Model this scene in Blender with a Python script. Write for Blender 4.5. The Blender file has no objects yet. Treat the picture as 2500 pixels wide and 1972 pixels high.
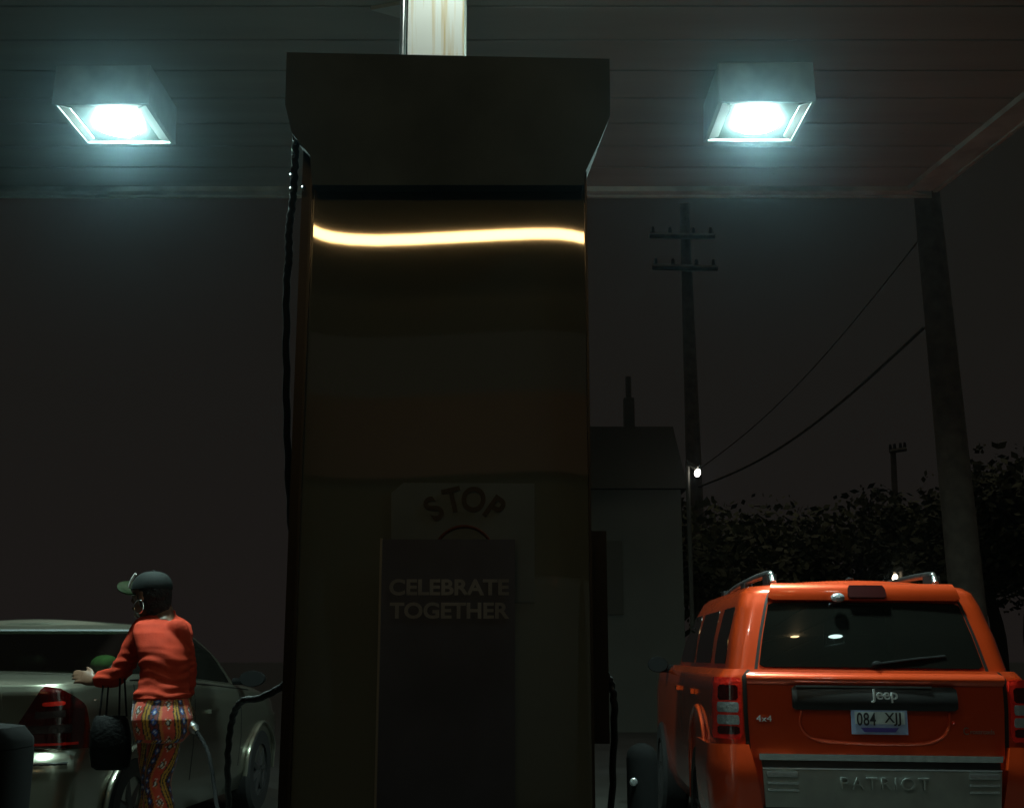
import bpy, bmesh, math, random
from mathutils import Vector, Matrix, noise
random.seed(7)
R = math.radians
sc = bpy.context.scene
COL = sc.collection

# ------------------------------------------------------------------ camera
F = 2900.0; W, H = 2500.0, 1972.0; PITCH = R(12.0); CZ = 1.2
cam_d = bpy.data.cameras.new("camera"); cam = bpy.data.objects.new("camera", cam_d); COL.objects.link(cam)
cam_d.sensor_width = 36.0; cam_d.lens = 36.0 * F / W
cam_d.clip_start = 0.05; cam_d.clip_end = 600.0
cam.location = (0, 0, CZ); cam.rotation_euler = (R(90) + PITCH, 0, 0)
sc.camera = cam

# ------------------------------------------------------------------ world: night sky over a lit city
world = bpy.data.worlds.new("World"); sc.world = world; world.use_nodes = True
nt = world.node_tree; nt.nodes.clear()
wo = nt.nodes.new("ShaderNodeOutputWorld"); bg = nt.nodes.new("ShaderNodeBackground")
tc = nt.nodes.new("ShaderNodeTexCoord"); sx = nt.nodes.new("ShaderNodeSeparateXYZ"); cr = nt.nodes.new("ShaderNodeValToRGB")
nt.links.new(tc.outputs['Generated'], sx.inputs[0]); nt.links.new(sx.outputs['Z'], cr.inputs[0])
cr.color_ramp.elements[0].position = 0.0; cr.color_ramp.elements[0].color = (0.0108, 0.0086, 0.0078, 1)
cr.color_ramp.elements[1].position = 0.45; cr.color_ramp.elements[1].color = (0.0078, 0.0072, 0.0054, 1)
for _p, _c in ((0.62, (0.012, 0.011, 0.008, 1)), (0.85, (0.15, 0.14, 0.11, 1))):
    _e = cr.color_ramp.elements.new(_p); _e.color = _c          # added overhead glow, out of view, to lift trees and poles
nt.links.new(cr.outputs[0], bg.inputs[0]); bg.inputs[1].default_value = 1.0
nt.links.new(bg.outputs[0], wo.inputs[0])

sc.view_settings.view_transform = 'Standard'; sc.view_settings.look = 'None'
sc.view_settings.exposure = 0.0; sc.view_settings.gamma = 1.0
sc.render.engine = 'CYCLES'
sc.cycles.max_bounces = 6; sc.cycles.diffuse_bounces = 3; sc.cycles.glossy_bounces = 4
sc.cycles.transmission_bounces = 4; sc.cycles.transparent_max_bounces = 8; sc.cycles.volume_bounces = 0
sc.cycles.sample_clamp_indirect = 4.0
sc.cycles.caustics_reflective = False; sc.cycles.caustics_refractive = False
sc.cycles.use_denoising = True

LAMP_COL = (0.68, 1.0, 0.92); LAMP_E = 1150.0
TUBE_COL = (1.0, 0.60, 0.22); TUBE_E = 16.0
HAZE = 0.0012

# ------------------------------------------------------------------ pixel helpers (photo pixels -> world)
def elev_dir(px, py):
    cx, cy = (px - W/2)/F, -(py - H/2)/F
    return Vector((cx, math.cos(PITCH) - cy*math.sin(PITCH), math.sin(PITCH) + cy*math.cos(PITCH)))
def P(px, py, Y):
    d = elev_dir(px, py); t = Y/d.y
    return Vector((d.x*t, Y, CZ + d.z*t))
def PZ(px, py, z):
    d = elev_dir(px, py); t = (z - CZ)/d.z
    return Vector((d.x*t, d.y*t, z))

# ------------------------------------------------------------------ materials
def new_mat(name):
    m = bpy.data.materials.new(name); m.use_nodes = True
    return m, m.node_tree, m.node_tree.nodes['Principled BSDF']
def mat(name, col, rough=0.6, metal=0.0, coat=0.0, spec=0.5, noise_amt=0.0, nscale=8.0, bump=0.0, bscale=40.0, emis=None, estr=0.0, ior=1.5, coatr=0.05):
    m, t, b = new_mat(name)
    b.inputs['Base Color'].default_value = (*col, 1); b.inputs['Roughness'].default_value = rough
    b.inputs['Metallic'].default_value = metal; b.inputs['Coat Weight'].default_value = coat
    b.inputs['Coat Roughness'].default_value = coatr
    b.inputs['Specular IOR Level'].default_value = spec; b.inputs['IOR'].default_value = ior
    if emis:
        b.inputs['Emission Color'].default_value = (*emis, 1); b.inputs['Emission Strength'].default_value = estr
    tcn = None
    if noise_amt > 0 or bump > 0:
        tcn = t.nodes.new("ShaderNodeTexCoord")
    if noise_amt > 0:
        n = t.nodes.new("ShaderNodeTexNoise"); n.inputs['Scale'].default_value = nscale; n.inputs['Detail'].default_value = 6
        t.links.new(tcn.outputs['Object'], n.inputs['Vector'])
        r = t.nodes.new("ShaderNodeValToRGB")
        r.color_ramp.elements[0].position = 0.3; r.color_ramp.elements[1].position = 0.7
        r.color_ramp.elements[0].color = (*[c*(1-noise_amt) for c in col], 1)
        r.color_ramp.elements[1].color = (*[min(1, c*(1+noise_amt)) for c in col], 1)
        t.links.new(n.outputs[0], r.inputs[0]); t.links.new(r.outputs[0], b.inputs['Base Color'])
        rr = t.nodes.new("ShaderNodeMapRange"); rr.inputs[3].default_value = max(0.02, rough*(1-0.4*noise_amt)); rr.inputs[4].default_value = min(1, rough*(1+0.4*noise_amt))
        t.links.new(n.outputs[0], rr.inputs[0]); t.links.new(rr.outputs[0], b.inputs['Roughness'])
    if bump > 0:
        n2 = t.nodes.new("ShaderNodeTexNoise"); n2.inputs['Scale'].default_value = bscale; n2.inputs['Detail'].default_value = 4
        t.links.new(tcn.outputs['Object'], n2.inputs['Vector'])
        bp = t.nodes.new("ShaderNodeBump"); bp.inputs['Strength'].default_value = bump; bp.inputs['Distance'].default_value = 0.01
        t.links.new(n2.outputs[0], bp.inputs['Height']); t.links.new(bp.outputs[0], b.inputs['Normal'])
    return m

def soffit_material():
    m, t, b = new_mat("painted soffit")
    tcn = t.nodes.new("ShaderNodeTexCoord"); sep = t.nodes.new("ShaderNodeSeparateXYZ")
    t.links.new(tcn.outputs['Object'], sep.inputs[0])
    mp = t.nodes.new("ShaderNodeMapping"); mp.inputs['Scale'].default_value = (0.5, 4.0, 1)
    t.links.new(tcn.outputs['Object'], mp.inputs[0])
    n = t.nodes.new("ShaderNodeTexNoise"); n.inputs['Scale'].default_value = 1.6; n.inputs['Detail'].default_value = 8
    t.links.new(mp.outputs[0], n.inputs['Vector'])
    r = t.nodes.new("ShaderNodeValToRGB")
    r.color_ramp.elements[0].position = 0.3; r.color_ramp.elements[0].color = (0.22, 0.23, 0.215, 1)
    r.color_ramp.elements[1].position = 0.72; r.color_ramp.elements[1].color = (0.27, 0.28, 0.265, 1)
    t.links.new(n.outputs[0], r.inputs[0])
    # rust spots gathered along the joint before the fascia
    n2 = t.nodes.new("ShaderNodeTexNoise"); n2.inputs['Scale'].default_value = 9.0; n2.inputs['Detail'].default_value = 6
    t.links.new(tcn.outputs['Object'], n2.inputs['Vector'])
    sub = t.nodes.new("ShaderNodeMath"); sub.operation = 'SUBTRACT'; sub.inputs[1].default_value = RUST_Y
    t.links.new(sep.outputs['Y'], sub.inputs[0])
    ab = t.nodes.new("ShaderNodeMath"); ab.operation = 'ABSOLUTE'; t.links.new(sub.outputs[0], ab.inputs[0])
    mr = t.nodes.new("ShaderNodeMapRange"); mr.inputs[1].default_value = 0.0; mr.inputs[2].default_value = 0.07; mr.inputs[3].default_value = 0.30; mr.inputs[4].default_value = 0.0
    t.links.new(ab.outputs[0], mr.inputs[0])
    ad = t.nodes.new("ShaderNodeMath"); ad.operation = 'ADD'; t.links.new(mr.outputs[0], ad.inputs[0]); t.links.new(n2.outputs[0], ad.inputs[1])
    th = t.nodes.new("ShaderNodeMapRange"); th.inputs[1].default_value = 0.74; th.inputs[2].default_value = 0.84
    t.links.new(ad.outputs[0], th.inputs[0])
    mx = t.nodes.new("ShaderNodeMixRGB"); mx.inputs[2].default_value = (0.09, 0.065, 0.045, 1)
    t.links.new(th.outputs[0], mx.inputs[0]); t.links.new(r.outputs[0], mx.inputs[1]); t.links.new(mx.outputs[0], b.inputs['Base Color'])
    b.inputs['Roughness'].default_value = 0.55
    return m

def column_material(zs):
    m, t, b = new_mat("rust streaked white paint")
    tcn = t.nodes.new("ShaderNodeTexCoord"); sep = t.nodes.new("ShaderNodeSeparateXYZ"); t.links.new(tcn.outputs['Object'], sep.inputs[0])
    mp = t.nodes.new("ShaderNodeMapping"); mp.inputs['Scale'].default_value = (38, 38, 1.6); t.links.new(tcn.outputs['Object'], mp.inputs[0])
    n = t.nodes.new("ShaderNodeTexNoise"); n.inputs['Scale'].default_value = 1.0; n.inputs['Detail'].default_value = 3; t.links.new(mp.outputs[0], n.inputs['Vector'])
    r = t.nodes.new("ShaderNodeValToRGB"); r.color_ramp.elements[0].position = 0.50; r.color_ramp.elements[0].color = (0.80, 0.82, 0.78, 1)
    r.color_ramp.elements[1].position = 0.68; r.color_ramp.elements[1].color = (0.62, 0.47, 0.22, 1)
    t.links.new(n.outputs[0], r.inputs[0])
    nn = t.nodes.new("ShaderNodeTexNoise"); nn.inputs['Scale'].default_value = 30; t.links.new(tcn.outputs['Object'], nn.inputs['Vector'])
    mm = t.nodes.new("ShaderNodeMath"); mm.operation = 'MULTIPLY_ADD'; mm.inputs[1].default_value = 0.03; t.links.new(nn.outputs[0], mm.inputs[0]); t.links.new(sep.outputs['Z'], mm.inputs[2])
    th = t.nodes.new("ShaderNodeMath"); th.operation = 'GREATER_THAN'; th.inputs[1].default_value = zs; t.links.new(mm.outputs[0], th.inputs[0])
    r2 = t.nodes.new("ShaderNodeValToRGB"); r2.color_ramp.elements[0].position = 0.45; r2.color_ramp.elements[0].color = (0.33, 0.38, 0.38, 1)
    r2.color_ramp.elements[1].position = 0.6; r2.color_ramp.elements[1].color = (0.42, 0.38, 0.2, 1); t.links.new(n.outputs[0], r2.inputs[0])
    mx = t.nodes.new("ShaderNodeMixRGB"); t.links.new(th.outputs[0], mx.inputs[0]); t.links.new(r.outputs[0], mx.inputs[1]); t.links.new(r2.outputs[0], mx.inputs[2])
    t.links.new(mx.outputs[0], b.inputs['Base Color']); b.inputs['Roughness'].default_value = 0.5
    return m

def car_paint(name, col, metal, rough, coat=1.0):
    m = mat(name, col, rough, metal, coat=coat, coatr=0.03)
    t = m.node_tree; b = t.nodes['Principled BSDF']
    tcn = t.nodes.new("ShaderNodeTexCoord")
    n = t.nodes.new("ShaderNodeTexNoise"); n.inputs['Scale'].default_value = 5; n.inputs['Detail'].default_value = 8
    t.links.new(tcn.outputs['Object'], n.inputs['Vector'])
    mr = t.nodes.new("ShaderNodeMapRange"); mr.inputs[3].default_value = 0.02; mr.inputs[4].default_value = 0.13
    t.links.new(n.outputs[0], mr.inputs[0]); t.links.new(mr.outputs[0], b.inputs['Coat Roughness'])
    n2 = t.nodes.new("ShaderNodeTexNoise"); n2.inputs['Scale'].default_value = 260; t.links.new(tcn.outputs['Object'], n2.inputs['Vector'])
    bp = t.nodes.new("ShaderNodeBump"); bp.inputs['Strength'].default_value = 0.06; bp.inputs['Distance'].default_value = 0.002
    t.links.new(n2.outputs[0], bp.inputs['Height']); t.links.new(bp.outputs[0], b.inputs['Normal'])
    return m

def vcol_mat(name, rough):
    m, t, b = new_mat(name)
    a = t.nodes.new("ShaderNodeVertexColor"); a.layer_name = "pattern"
    t.links.new(a.outputs[0], b.inputs['Base Color']); b.inputs['Roughness'].default_value = rough
    b.inputs['Sheen Weight'].default_value = 0.2
    return m

def clear_glass(name, tint, rough=0.02):
    m = bpy.data.materials.new(name); m.use_nodes = True; t = m.node_tree; t.nodes.clear()
    o = t.nodes.new("ShaderNodeOutputMaterial"); mx = t.nodes.new("ShaderNodeMixShader")
    tr = t.nodes.new("ShaderNodeBsdfTransparent"); tr.inputs[0].default_value = (*tint, 1)
    gl = t.nodes.new("ShaderNodeBsdfGlossy"); gl.inputs['Roughness'].default_value = rough
    fr = t.nodes.new("ShaderNodeFresnel"); fr.inputs[0].default_value = 1.5
    t.links.new(fr.outputs[0], mx.inputs[0]); t.links.new(tr.outputs[0], mx.inputs[1]); t.links.new(gl.outputs[0], mx.inputs[2]); t.links.new(mx.outputs[0], o.inputs[0])
    return m

RUST_Y = PZ(1250, 410, 4.35).y
M = {}
M['soffit'] = soffit_material()
M['fascia'] = mat("fascia metal", (0.32, 0.35, 0.33), 0.5, noise_amt=0.25, nscale=5)
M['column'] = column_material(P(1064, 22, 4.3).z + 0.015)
M['lamphouse'] = mat("lamp housing enamel", (0.22, 0.28, 0.27), 0.4, noise_amt=0.15)
M['reflector'] = mat("lamp reflector", (0.75, 0.80, 0.78), 0.3, 0.6)
M['lampplate'] = mat('lamp plate', (0.05, 0.07, 0.07), 0.5, noise_amt=0.2)
M['bulb'] = mat("lamp lens", (0.9, 0.9, 0.9), 0.3, emis=LAMP_COL, estr=LAMP_E)
M['bulbdim'] = mat('dim lamp lens', (0.9, 0.9, 0.9), 0.3, emis=LAMP_COL, estr=30)
M['jarwarm'] = mat('warm jar glass', (0.9, 0.8, 0.6), 0.3, emis=(1.0, .68, .35), estr=40)
M['jar'] = mat('jar lamp glass', (0.9, 0.9, 0.9), 0.3, emis=(.85, 1, .9), estr=240)
M['hood'] = mat("matte black hood paint", (0.105, 0.15, 0.175), 0.95, spec=0.05, noise_amt=0.3, nscale=3)
M['panel'] = mat("glossy dark cladding", (0.13, 0.17, 0.165), 0.028, spec=0.5, ior=2.9)
M['panelside'] = mat("dark side cladding", (0.03, 0.03, 0.026), 0.4, noise_amt=0.3)
M['rubber'] = mat("black rubber", (0.008, 0.008, 0.008), 0.6, spec=0.3, bump=0.3, bscale=60)
M['darkplastic'] = mat("dark plastic", (0.009, 0.009, 0.009), 0.45, noise_amt=0.3)
M['steel'] = mat("brushed steel", (0.55, 0.58, 0.58), 0.28, 1.0, noise_amt=0.15, nscale=20)
M['badge'] = mat('satin chrome badge', (0.8, 0.83, 0.83), 0.35, 0.6)
M['chrome'] = mat("chrome", (0.8, 0.82, 0.84), 0.08, 1.0)
M['poster'] = mat("dark poster print", (0.065, 0.095, 0.17), 0.5, noise_amt=0.25, nscale=4)
M['posterink'] = mat("poster lettering ink", (0.24, 0.30, 0.38), 0.6, noise_amt=0.4, nscale=6)
M['posteredge'] = mat("poster frame edge", (0.30, 0.33, 0.33), 0.4, 0.3)
M['placard'] = mat("weathered placard", (0.13, 0.20, 0.25), 0.6, noise_amt=0.25, nscale=5)
M['placardink'] = mat("placard ink", (0.05, 0.05, 0.045), 0.7)
M['placardred'] = mat("placard red ring", (0.085, 0.022, 0.014), 0.6)
M['orange'] = car_paint("orange car paint", (0.60, 0.052, 0.006), 0.45, 0.36)
M['champ'] = car_paint("champagne car paint", (0.26, 0.255, 0.20), 0.8, 0.30)
M['glass'] = mat("dark tinted glass", (0.006, 0.006, 0.005), 0.015, spec=0.5)
M['rearglass'] = clear_glass("rear window glass", (0.30, 0.36, 0.30))
M['carblack'] = mat("car black plastic", (0.010, 0.010, 0.010), 0.4, bump=0.1, bscale=200)
M['silver'] = mat("silver bumper paint", (0.30, 0.34, 0.33), 0.42, 0.3, noise_amt=0.1, nscale=12)
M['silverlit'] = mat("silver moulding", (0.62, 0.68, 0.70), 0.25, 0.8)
M['redlens'] = mat("red lens", (0.80, 0.022, 0.012), 0.12, coat=0.8, bump=0.5, bscale=45)
M['darkredlens'] = mat("dark red lens", (0.05, 0.002, 0.002), 0.06, coat=1.0, bump=0.35, bscale=28)
M['smokedred'] = mat('smoked red lens', (0.02, 0.002, 0.002), 0.25)
M['clearlens'] = mat("clear lens", (0.42, 0.47, 0.50), 0.15, 0.5, bump=0.7, bscale=60)
M['tyre'] = mat("tyre rubber", (0.015, 0.015, 0.015), 0.75, bump=0.3)
M['rim'] = mat("alloy rim", (0.10, 0.10, 0.10), 0.45, 0.7)
M['platebase'] = mat("licence plate blue", (0.30, 0.40, 0.62), 0.4, noise_amt=0.2, nscale=14)
M['platelight'] = mat("licence plate pale", (0.50, 0.60, 0.62), 0.4, noise_amt=0.2, nscale=14)
M['platedark'] = mat("licence plate indigo", (0.09, 0.07, 0.34), 0.4)
M['ink'] = mat("plate lettering", (0.02, 0.02, 0.025), 0.5)
M['skin'] = mat("brown skin", (0.15, 0.078, 0.046), 0.5, bump=0.06, bscale=80)
M['hair'] = mat("black hair", (0.008, 0.007, 0.006), 0.85, bump=0.8, bscale=120)
M['sweater'] = mat("coral red knit", (0.42, 0.036, 0.014), 0.85, spec=0.15, noise_amt=0.12, nscale=14, bump=0.25, bscale=240)
M['pants'] = vcol_mat("patterned trouser cloth", 0.6)
M['cap'] = mat("charcoal cap cloth", (0.007, 0.009, 0.0085), 0.8, spec=0.2, bump=0.2, bscale=200)
M['brim'] = mat("cap brim shiny underside", (0.014, 0.022, 0.010), 0.22, coat=0.2)
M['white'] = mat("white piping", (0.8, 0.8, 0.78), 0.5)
M['leather'] = mat("black leather", (0.003, 0.003, 0.003), 0.7, spec=0.2, bump=0.4, bscale=50)
M['greencloth'] = mat("green cushion cloth", (0.12, 0.26, 0.08), 0.9, noise_amt=0.3, nscale=20)
M['concrete'] = mat("forecourt concrete", (0.038, 0.037, 0.032), 0.8, noise_amt=0.35, nscale=1.5, bump=0.3)
M['asphalt'] = mat("asphalt", (0.05, 0.05, 0.048), 0.85, noise_amt=0.3, nscale=2, bump=0.4)
M['wall'] = mat("dark render wall", (0.05, 0.046, 0.036), 0.9, noise_amt=0.2, nscale=0.6)
M['wallgrey'] = mat("grey cladding wall", (0.13, 0.13, 0.11), 0.85, noise_amt=0.2, nscale=0.5)
M['roofdark'] = mat("dark roof", (0.08, 0.075, 0.06), 0.8)
M['wood'] = mat("weathered pole wood", (0.13, 0.11, 0.09), 0.9, noise_amt=0.3, nscale=6, bump=0.4)
M['leaf'] = mat("night foliage", (0.085, 0.085, 0.04), 0.7, noise_amt=0.4, nscale=0.8)
M['bark'] = mat("bark", (0.05, 0.04, 0.03), 0.9, bump=0.6)
M['streetbulb'] = mat("street lamp globe", (0.9, 0.9, 0.9), 0.4, emis=(1.0, 0.97, 0.90), estr=16.0)
M['streetbulbwarm'] = mat("warm street lamp globe", (0.9, 0.9, 0.9), 0.4, emis=(1.0, 0.82, 0.60), estr=16.0)
M['tube'] = mat("warm fluorescent tube", (0.9, 0.9, 0.9), 0.4, emis=TUBE_COL, estr=TUBE_E)
M['neon'] = mat("amber neon tube", (0.9, 0.5, 0.2), 0.4, emis=(1.0, 0.35, 0.06), estr=0.9)
M['soot'] = mat('sooty black plate', (0.002, 0.002, 0.0015), 1.0, spec=0.0)
M['sootpaint'] = mat('grimy black paint', (0.006, 0.006, 0.006), 0.9, spec=0.15)
M['storedoor'] = mat('store door panel', (0.038, 0.036, 0.026), 0.5)
M['storewall'] = mat("store brick", (0.05, 0.048, 0.034), 0.85, noise_amt=0.25, nscale=3)
M['storered'] = mat("store red fascia", (0.08, 0.014, 0.006), 0.6)
M['bin'] = mat("dark brown bin plastic", (0.006, 0.004, 0.003), 0.7, noise_amt=0.3)

# ------------------------------------------------------------------ mesh helpers
SCL = 1.0      # build scale of the figure's limbs
def tag(o, label=None, cat=None, group=None, kind=None):
    if label: o['label'] = label
    if cat: o['category'] = cat
    if group: o['group'] = group
    if kind: o['kind'] = kind
    return o
def thing(name, label, cat, loc=(0, 0, 0), rotz=0.0, group=None):
    o = bpy.data.objects.new(name, None); COL.objects.link(o); o.location = loc; o.rotation_euler = (0, 0, rotz)
    o.empty_display_size = 0.1
    return tag(o, label, cat, group)
def chain_mat(o):
    m = Matrix.Identity(4)
    while o is not None:
        m = (Matrix.Translation(o.location) @ o.rotation_euler.to_matrix().to_4x4()) @ m
        o = o.parent
    return m
def link(name, me, material, parent=None, world=False, smooth=True, angle=38, label=None):
    if smooth:
        for p in me.polygons: p.use_smooth = True
        me.set_sharp_from_angle(angle=R(angle))
    me.name = name
    if world and parent is not None: me.transform(chain_mat(parent).inverted())
    o = bpy.data.objects.new(name, me); COL.objects.link(o)
    for mm in (material if isinstance(material, (list, tuple)) else [material]): me.materials.append(mm)
    if parent is not None: o.parent = parent
    if label: o['label'] = label
    return o
def build(name, bm, material, parent=None, world=False, smooth=True, angle=38, label=None, recalc=True, bevel=0.0):
    if bevel > 0:
        es = [e for e in bm.edges if len(e.link_faces) == 2 and e.calc_face_angle(0) > R(30)]
        bmesh.ops.bevel(bm, geom=es, offset=bevel, segments=2, affect='EDGES', clamp_overlap=True)
    if recalc: bmesh.ops.recalc_face_normals(bm, faces=bm.faces[:])
    me = bpy.data.meshes.new(name); bm.to_mesh(me); bm.free()
    return link(name, me, material, parent, world, smooth, angle, label)
def BM(): return bmesh.new()
def box(bm, lo, hi):
    lo, hi = Vector(lo), Vector(hi)
    vs = [bm.verts.new((x, y, z)) for z in (lo.z, hi.z) for y in (lo.y, hi.y) for x in (lo.x, hi.x)]
    for f in ((0, 1, 3, 2), (4, 6, 7, 5), (0, 4, 5, 1), (2, 3, 7, 6), (0, 2, 6, 4), (1, 5, 7, 3)):
        bm.faces.new([vs[i] for i in f])
    return vs
def prism(bm, poly, d):      # poly: list of Vector, extruded by vector d
    a = [bm.verts.new(p) for p in poly]; b = [bm.verts.new(Vector(p) + Vector(d)) for p in poly]
    n = len(a); bm.faces.new(a); bm.faces.new(b[::-1])
    for i in range(n): bm.faces.new((a[i], a[(i+1) % n], b[(i+1) % n], b[i]))
def tube(bm, pts, rads, n=12, caps=True, flat=1.0, closed=False):
    pts = [Vector(p) for p in pts]
    if not isinstance(rads, (list, tuple)): rads = [rads]*len(pts)
    rads = [q*SCL for q in rads]
    rings = []; up = None
    for i, p in enumerate(pts):
        a = pts[max(0, i-1)]; b = pts[min(len(pts)-1, i+1)]
        if closed: a = pts[i-1]; b = pts[(i+1) % len(pts)]
        d = (b - a).normalized()
        if up is None:
            up = Vector((0, 0, 1)) if abs(d.z) < 0.9 else Vector((0, 1, 0))
        s = d.cross(up).normalized(); up = s.cross(d).normalized()
        rings.append([bm.verts.new(p + (s*math.cos(k*2*math.pi/n) + up*flat*math.sin(k*2*math.pi/n))*rads[i]) for k in range(n)])
    m = len(rings)
    for i in range(m if closed else m-1):
        A, B = rings[i], rings[(i+1) % m]
        for k in range(n): bm.faces.new((A[k], A[(k+1) % n], B[(k+1) % n], B[k]))
    if caps and not closed: bm.faces.new(rings[0][::-1]); bm.faces.new(rings[-1])
def smooth_path(pts, k=8):
    pts = [Vector(p) for p in pts]; out = []
    for i in range(len(pts)-1):
        p0 = pts[max(0, i-1)]; p1 = pts[i]; p2 = pts[i+1]; p3 = pts[min(len(pts)-1, i+2)]
        for j in range(k):
            t = j/k
            out.append(0.5*((2*p1) + (p2-p0)*t + (2*p0-5*p1+4*p2-p3)*t*t + (-p0+3*p1-3*p2+p3)*t**3))
    out.append(pts[-1]); return out
def ellipsoid(bm, c, r, rot=None, u=20, v=14):
    m = Matrix.Translation(c) @ ((rot or Matrix.Identity(3)).to_4x4()) @ Matrix.Diagonal((*[q*SCL for q in r], 1))
    bmesh.ops.create_uvsphere(bm, u_segments=u, v_segments=v, radius=1.0, matrix=m)
def loft(bm, rings, close=True, cap0=True, cap1=True):
    vr = [[bm.verts.new(p) for p in r] for r in rings]; n = len(vr[0])
    for a, b in zip(vr, vr[1:]):
        for k in range(n if close else n-1): bm.faces.new((a[k], a[(k+1) % n], b[(k+1) % n], b[k]))
    if cap0: bm.faces.new(vr[0][::-1])
    if cap1: bm.faces.new(vr[-1])
def ring(c, rx, ry, ax=Vector((1, 0, 0)), ay=Vector((0, 1, 0)), n=24):
    return [Vector(c) + ax*(rx*SCL*math.cos(2*math.pi*k/n)) + ay*(ry*SCL*math.sin(2*math.pi*k/n)) for k in range(n)]
def remeshed(bm, voxel, smooth_it=6, fac=0.5):
    bmesh.ops.recalc_face_normals(bm, faces=bm.faces[:])
    me = bpy.data.meshes.new("tmp"); bm.to_mesh(me); bm.free()
    o = bpy.data.objects.new("tmp", me); COL.objects.link(o)
    m = o.modifiers.new("r", 'REMESH'); m.mode = 'VOXEL'; m.voxel_size = voxel
    s = o.modifiers.new("s", 'SMOOTH'); s.iterations = smooth_it; s.factor = fac
    dg = bpy.context.evaluated_depsgraph_get(); dg.update()
    out = bpy.data.meshes.new_from_object(o.evaluated_get(dg))
    bpy.data.objects.remove(o); bpy.data.meshes.remove(me)
    return out
def text_mesh(s, size, depth=0.002, sx=1.0, spacing=1.0, align='CENTER', bold=0.0):
    c = bpy.data.curves.new("t", 'FONT'); c.body = s; c.size = size; c.extrude = depth; c.align_x = align; c.align_y = 'CENTER'
    c.space_character = spacing; c.offset = bold
    o = bpy.data.objects.new("t", c); COL.objects.link(o)
    dg = bpy.context.evaluated_depsgraph_get(); dg.update()
    me = bpy.data.meshes.new_from_object(o.evaluated_get(dg))
    bpy.data.objects.remove(o); bpy.data.curves.remove(c)
    me.transform(Matrix.Diagonal((sx, 1, 1, 1)))
    return me
FACE = Matrix(((1, 0, 0, 0), (0, 0, -1, 0), (0, 1, 0, 0), (0, 0, 0, 1)))   # text plane -> faces -Y
def put_text(name, s, size, pos, material, parent, depth=0.002, sx=1.0, spacing=1.0, rot=0.0, world=False, bold=0.0, tilt=0.0):
    me = text_mesh(s, size, depth, sx, spacing, bold=bold)
    me.transform(Matrix.Translation(pos) @ Matrix.Rotation(tilt, 4, 'X') @ FACE @ Matrix.Rotation(rot, 4, 'Z'))
    return link(name, me, material, parent, world, smooth=False)

# ================================================================== SETTING
bm = BM(); box(bm, (-220, -60, -0.4), (220, 260, 0.0)); g = build("ground", bm, M['asphalt'], smooth=False); tag(g, kind='structure')
bm = BM(); box(bm, (-8, -4.5, 0.001), (7, 12.5, 0.02)); g = build("forecourt_paving", bm, M['concrete'], smooth=False); tag(g, kind='structure')
bm = BM(); box(bm, (-0.80, 2.35, 0.0201), (0.42, 7.6, 0.15)); g = build("pump_island", bm, M['concrete'], smooth=False, bevel=0.02); tag(g, kind='structure')

# ------------------------------------------------------------------ canopy
SZ = 4.35
canopy = thing("canopy", "wide grey service station canopy with planked soffit above the cars", "canopy", (P(1064, 60, 4.3).x, 4.3, 0.15))
ya = PZ(1250, 455, SZ).y
c1, c2 = PZ(2215, 455, SZ), PZ(2485, 235, SZ)
def xr(y): return c1.x + (c2.x - c1.x)*(y - c1.y)/(c2.y - c1.y)
def ye(x): return ya + 0.0*x
bm = BM()
step = 0.33; y = ya; prof = []
while y > -5:
    prof += [(y, 0.0), (y - step + 0.016, 0.0), (y - step + 0.012, 0.012), (y - step + 0.004, 0.012)]
    y -= step
prev = None
xs_l = -8.0
for (yy, dz) in prof:
    row = [bm.verts.new((xs_l + (xr(yy) - xs_l)*k/12.0, yy, SZ + dz)) for k in range(13)]
    if prev:
        for k in range(12): bm.faces.new((prev[k], prev[k+1], row[k+1], row[k]))
    prev = row
build("soffit", bm, M['soffit'], canopy, world=True, smooth=False)
bm = BM(); prism(bm, [Vector((xs_l-.15, -5.0, SZ+.03)), Vector((xs_l-.15, ya+.1, SZ+.03)), Vector((c1.x+.1, ya+.1, SZ+.03)), Vector((xr(-5.0)+.1, -5.0, SZ+.03))], (0, 0, 0.5))
build("roof", bm, M['roofdark'], canopy, world=True, smooth=False)
# fascia: inner ledge, outer lip
lipz = SZ - 0.035
bm = BM()
yo = PZ(1250, 476, lipz).y
prism(bm, [Vector((xs_l-.2, ya, lipz)), Vector((xs_l-.2, yo, lipz)), Vector((c1.x+.16, yo, lipz)), Vector((c1.x+.02, ya, lipz))], (0, 0, 0.72))
prism(bm, [Vector((xs_l-.2, yo+.002, lipz-.012)), Vector((xs_l-.2, yo+.03, lipz-.012)), Vector((c1.x+.2, yo+.03, lipz-.012)), Vector((c1.x+.17, yo+.002, lipz-.012))], (0, 0, 0.75))
build("fascia", bm, M['fascia'], canopy, world=True, smooth=False)
bm = BM()
def sk(y, off, z): return Vector((xr(y)+off, y, z))
prism(bm, [sk(ya-.003, 0.0, lipz), sk(ya-.003, 0.17, lipz), sk(-5, 0.17, lipz), sk(-5, 0.0, lipz)], (0, 0, 0.72))
prism(bm, [sk(ya-.003, 0.172, lipz-.012), sk(ya-.003, 0.2, lipz-.012), sk(-5, 0.2, lipz-.012), sk(-5, 0.172, lipz-.012)], (0, 0, 0.75))
build("fascia", bm, M['fascia'], canopy, world=True, smooth=False)
cxl, cxr = P(996, 60, 4.3).x, P(1133, 60, 4.3).x
bm = BM(); box(bm, (cxl, 4.3, 0.15), (cxr, 4.3+(cxr-cxl), SZ+.01)); build("column", bm, M['column'], canopy, world=True, bevel=0.006)
bm = BM()
tube(bm, [(cxl-.022, 4.33, 0.3), (cxl-.022, 4.33, SZ-.005)], 0.012, 10)
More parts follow.
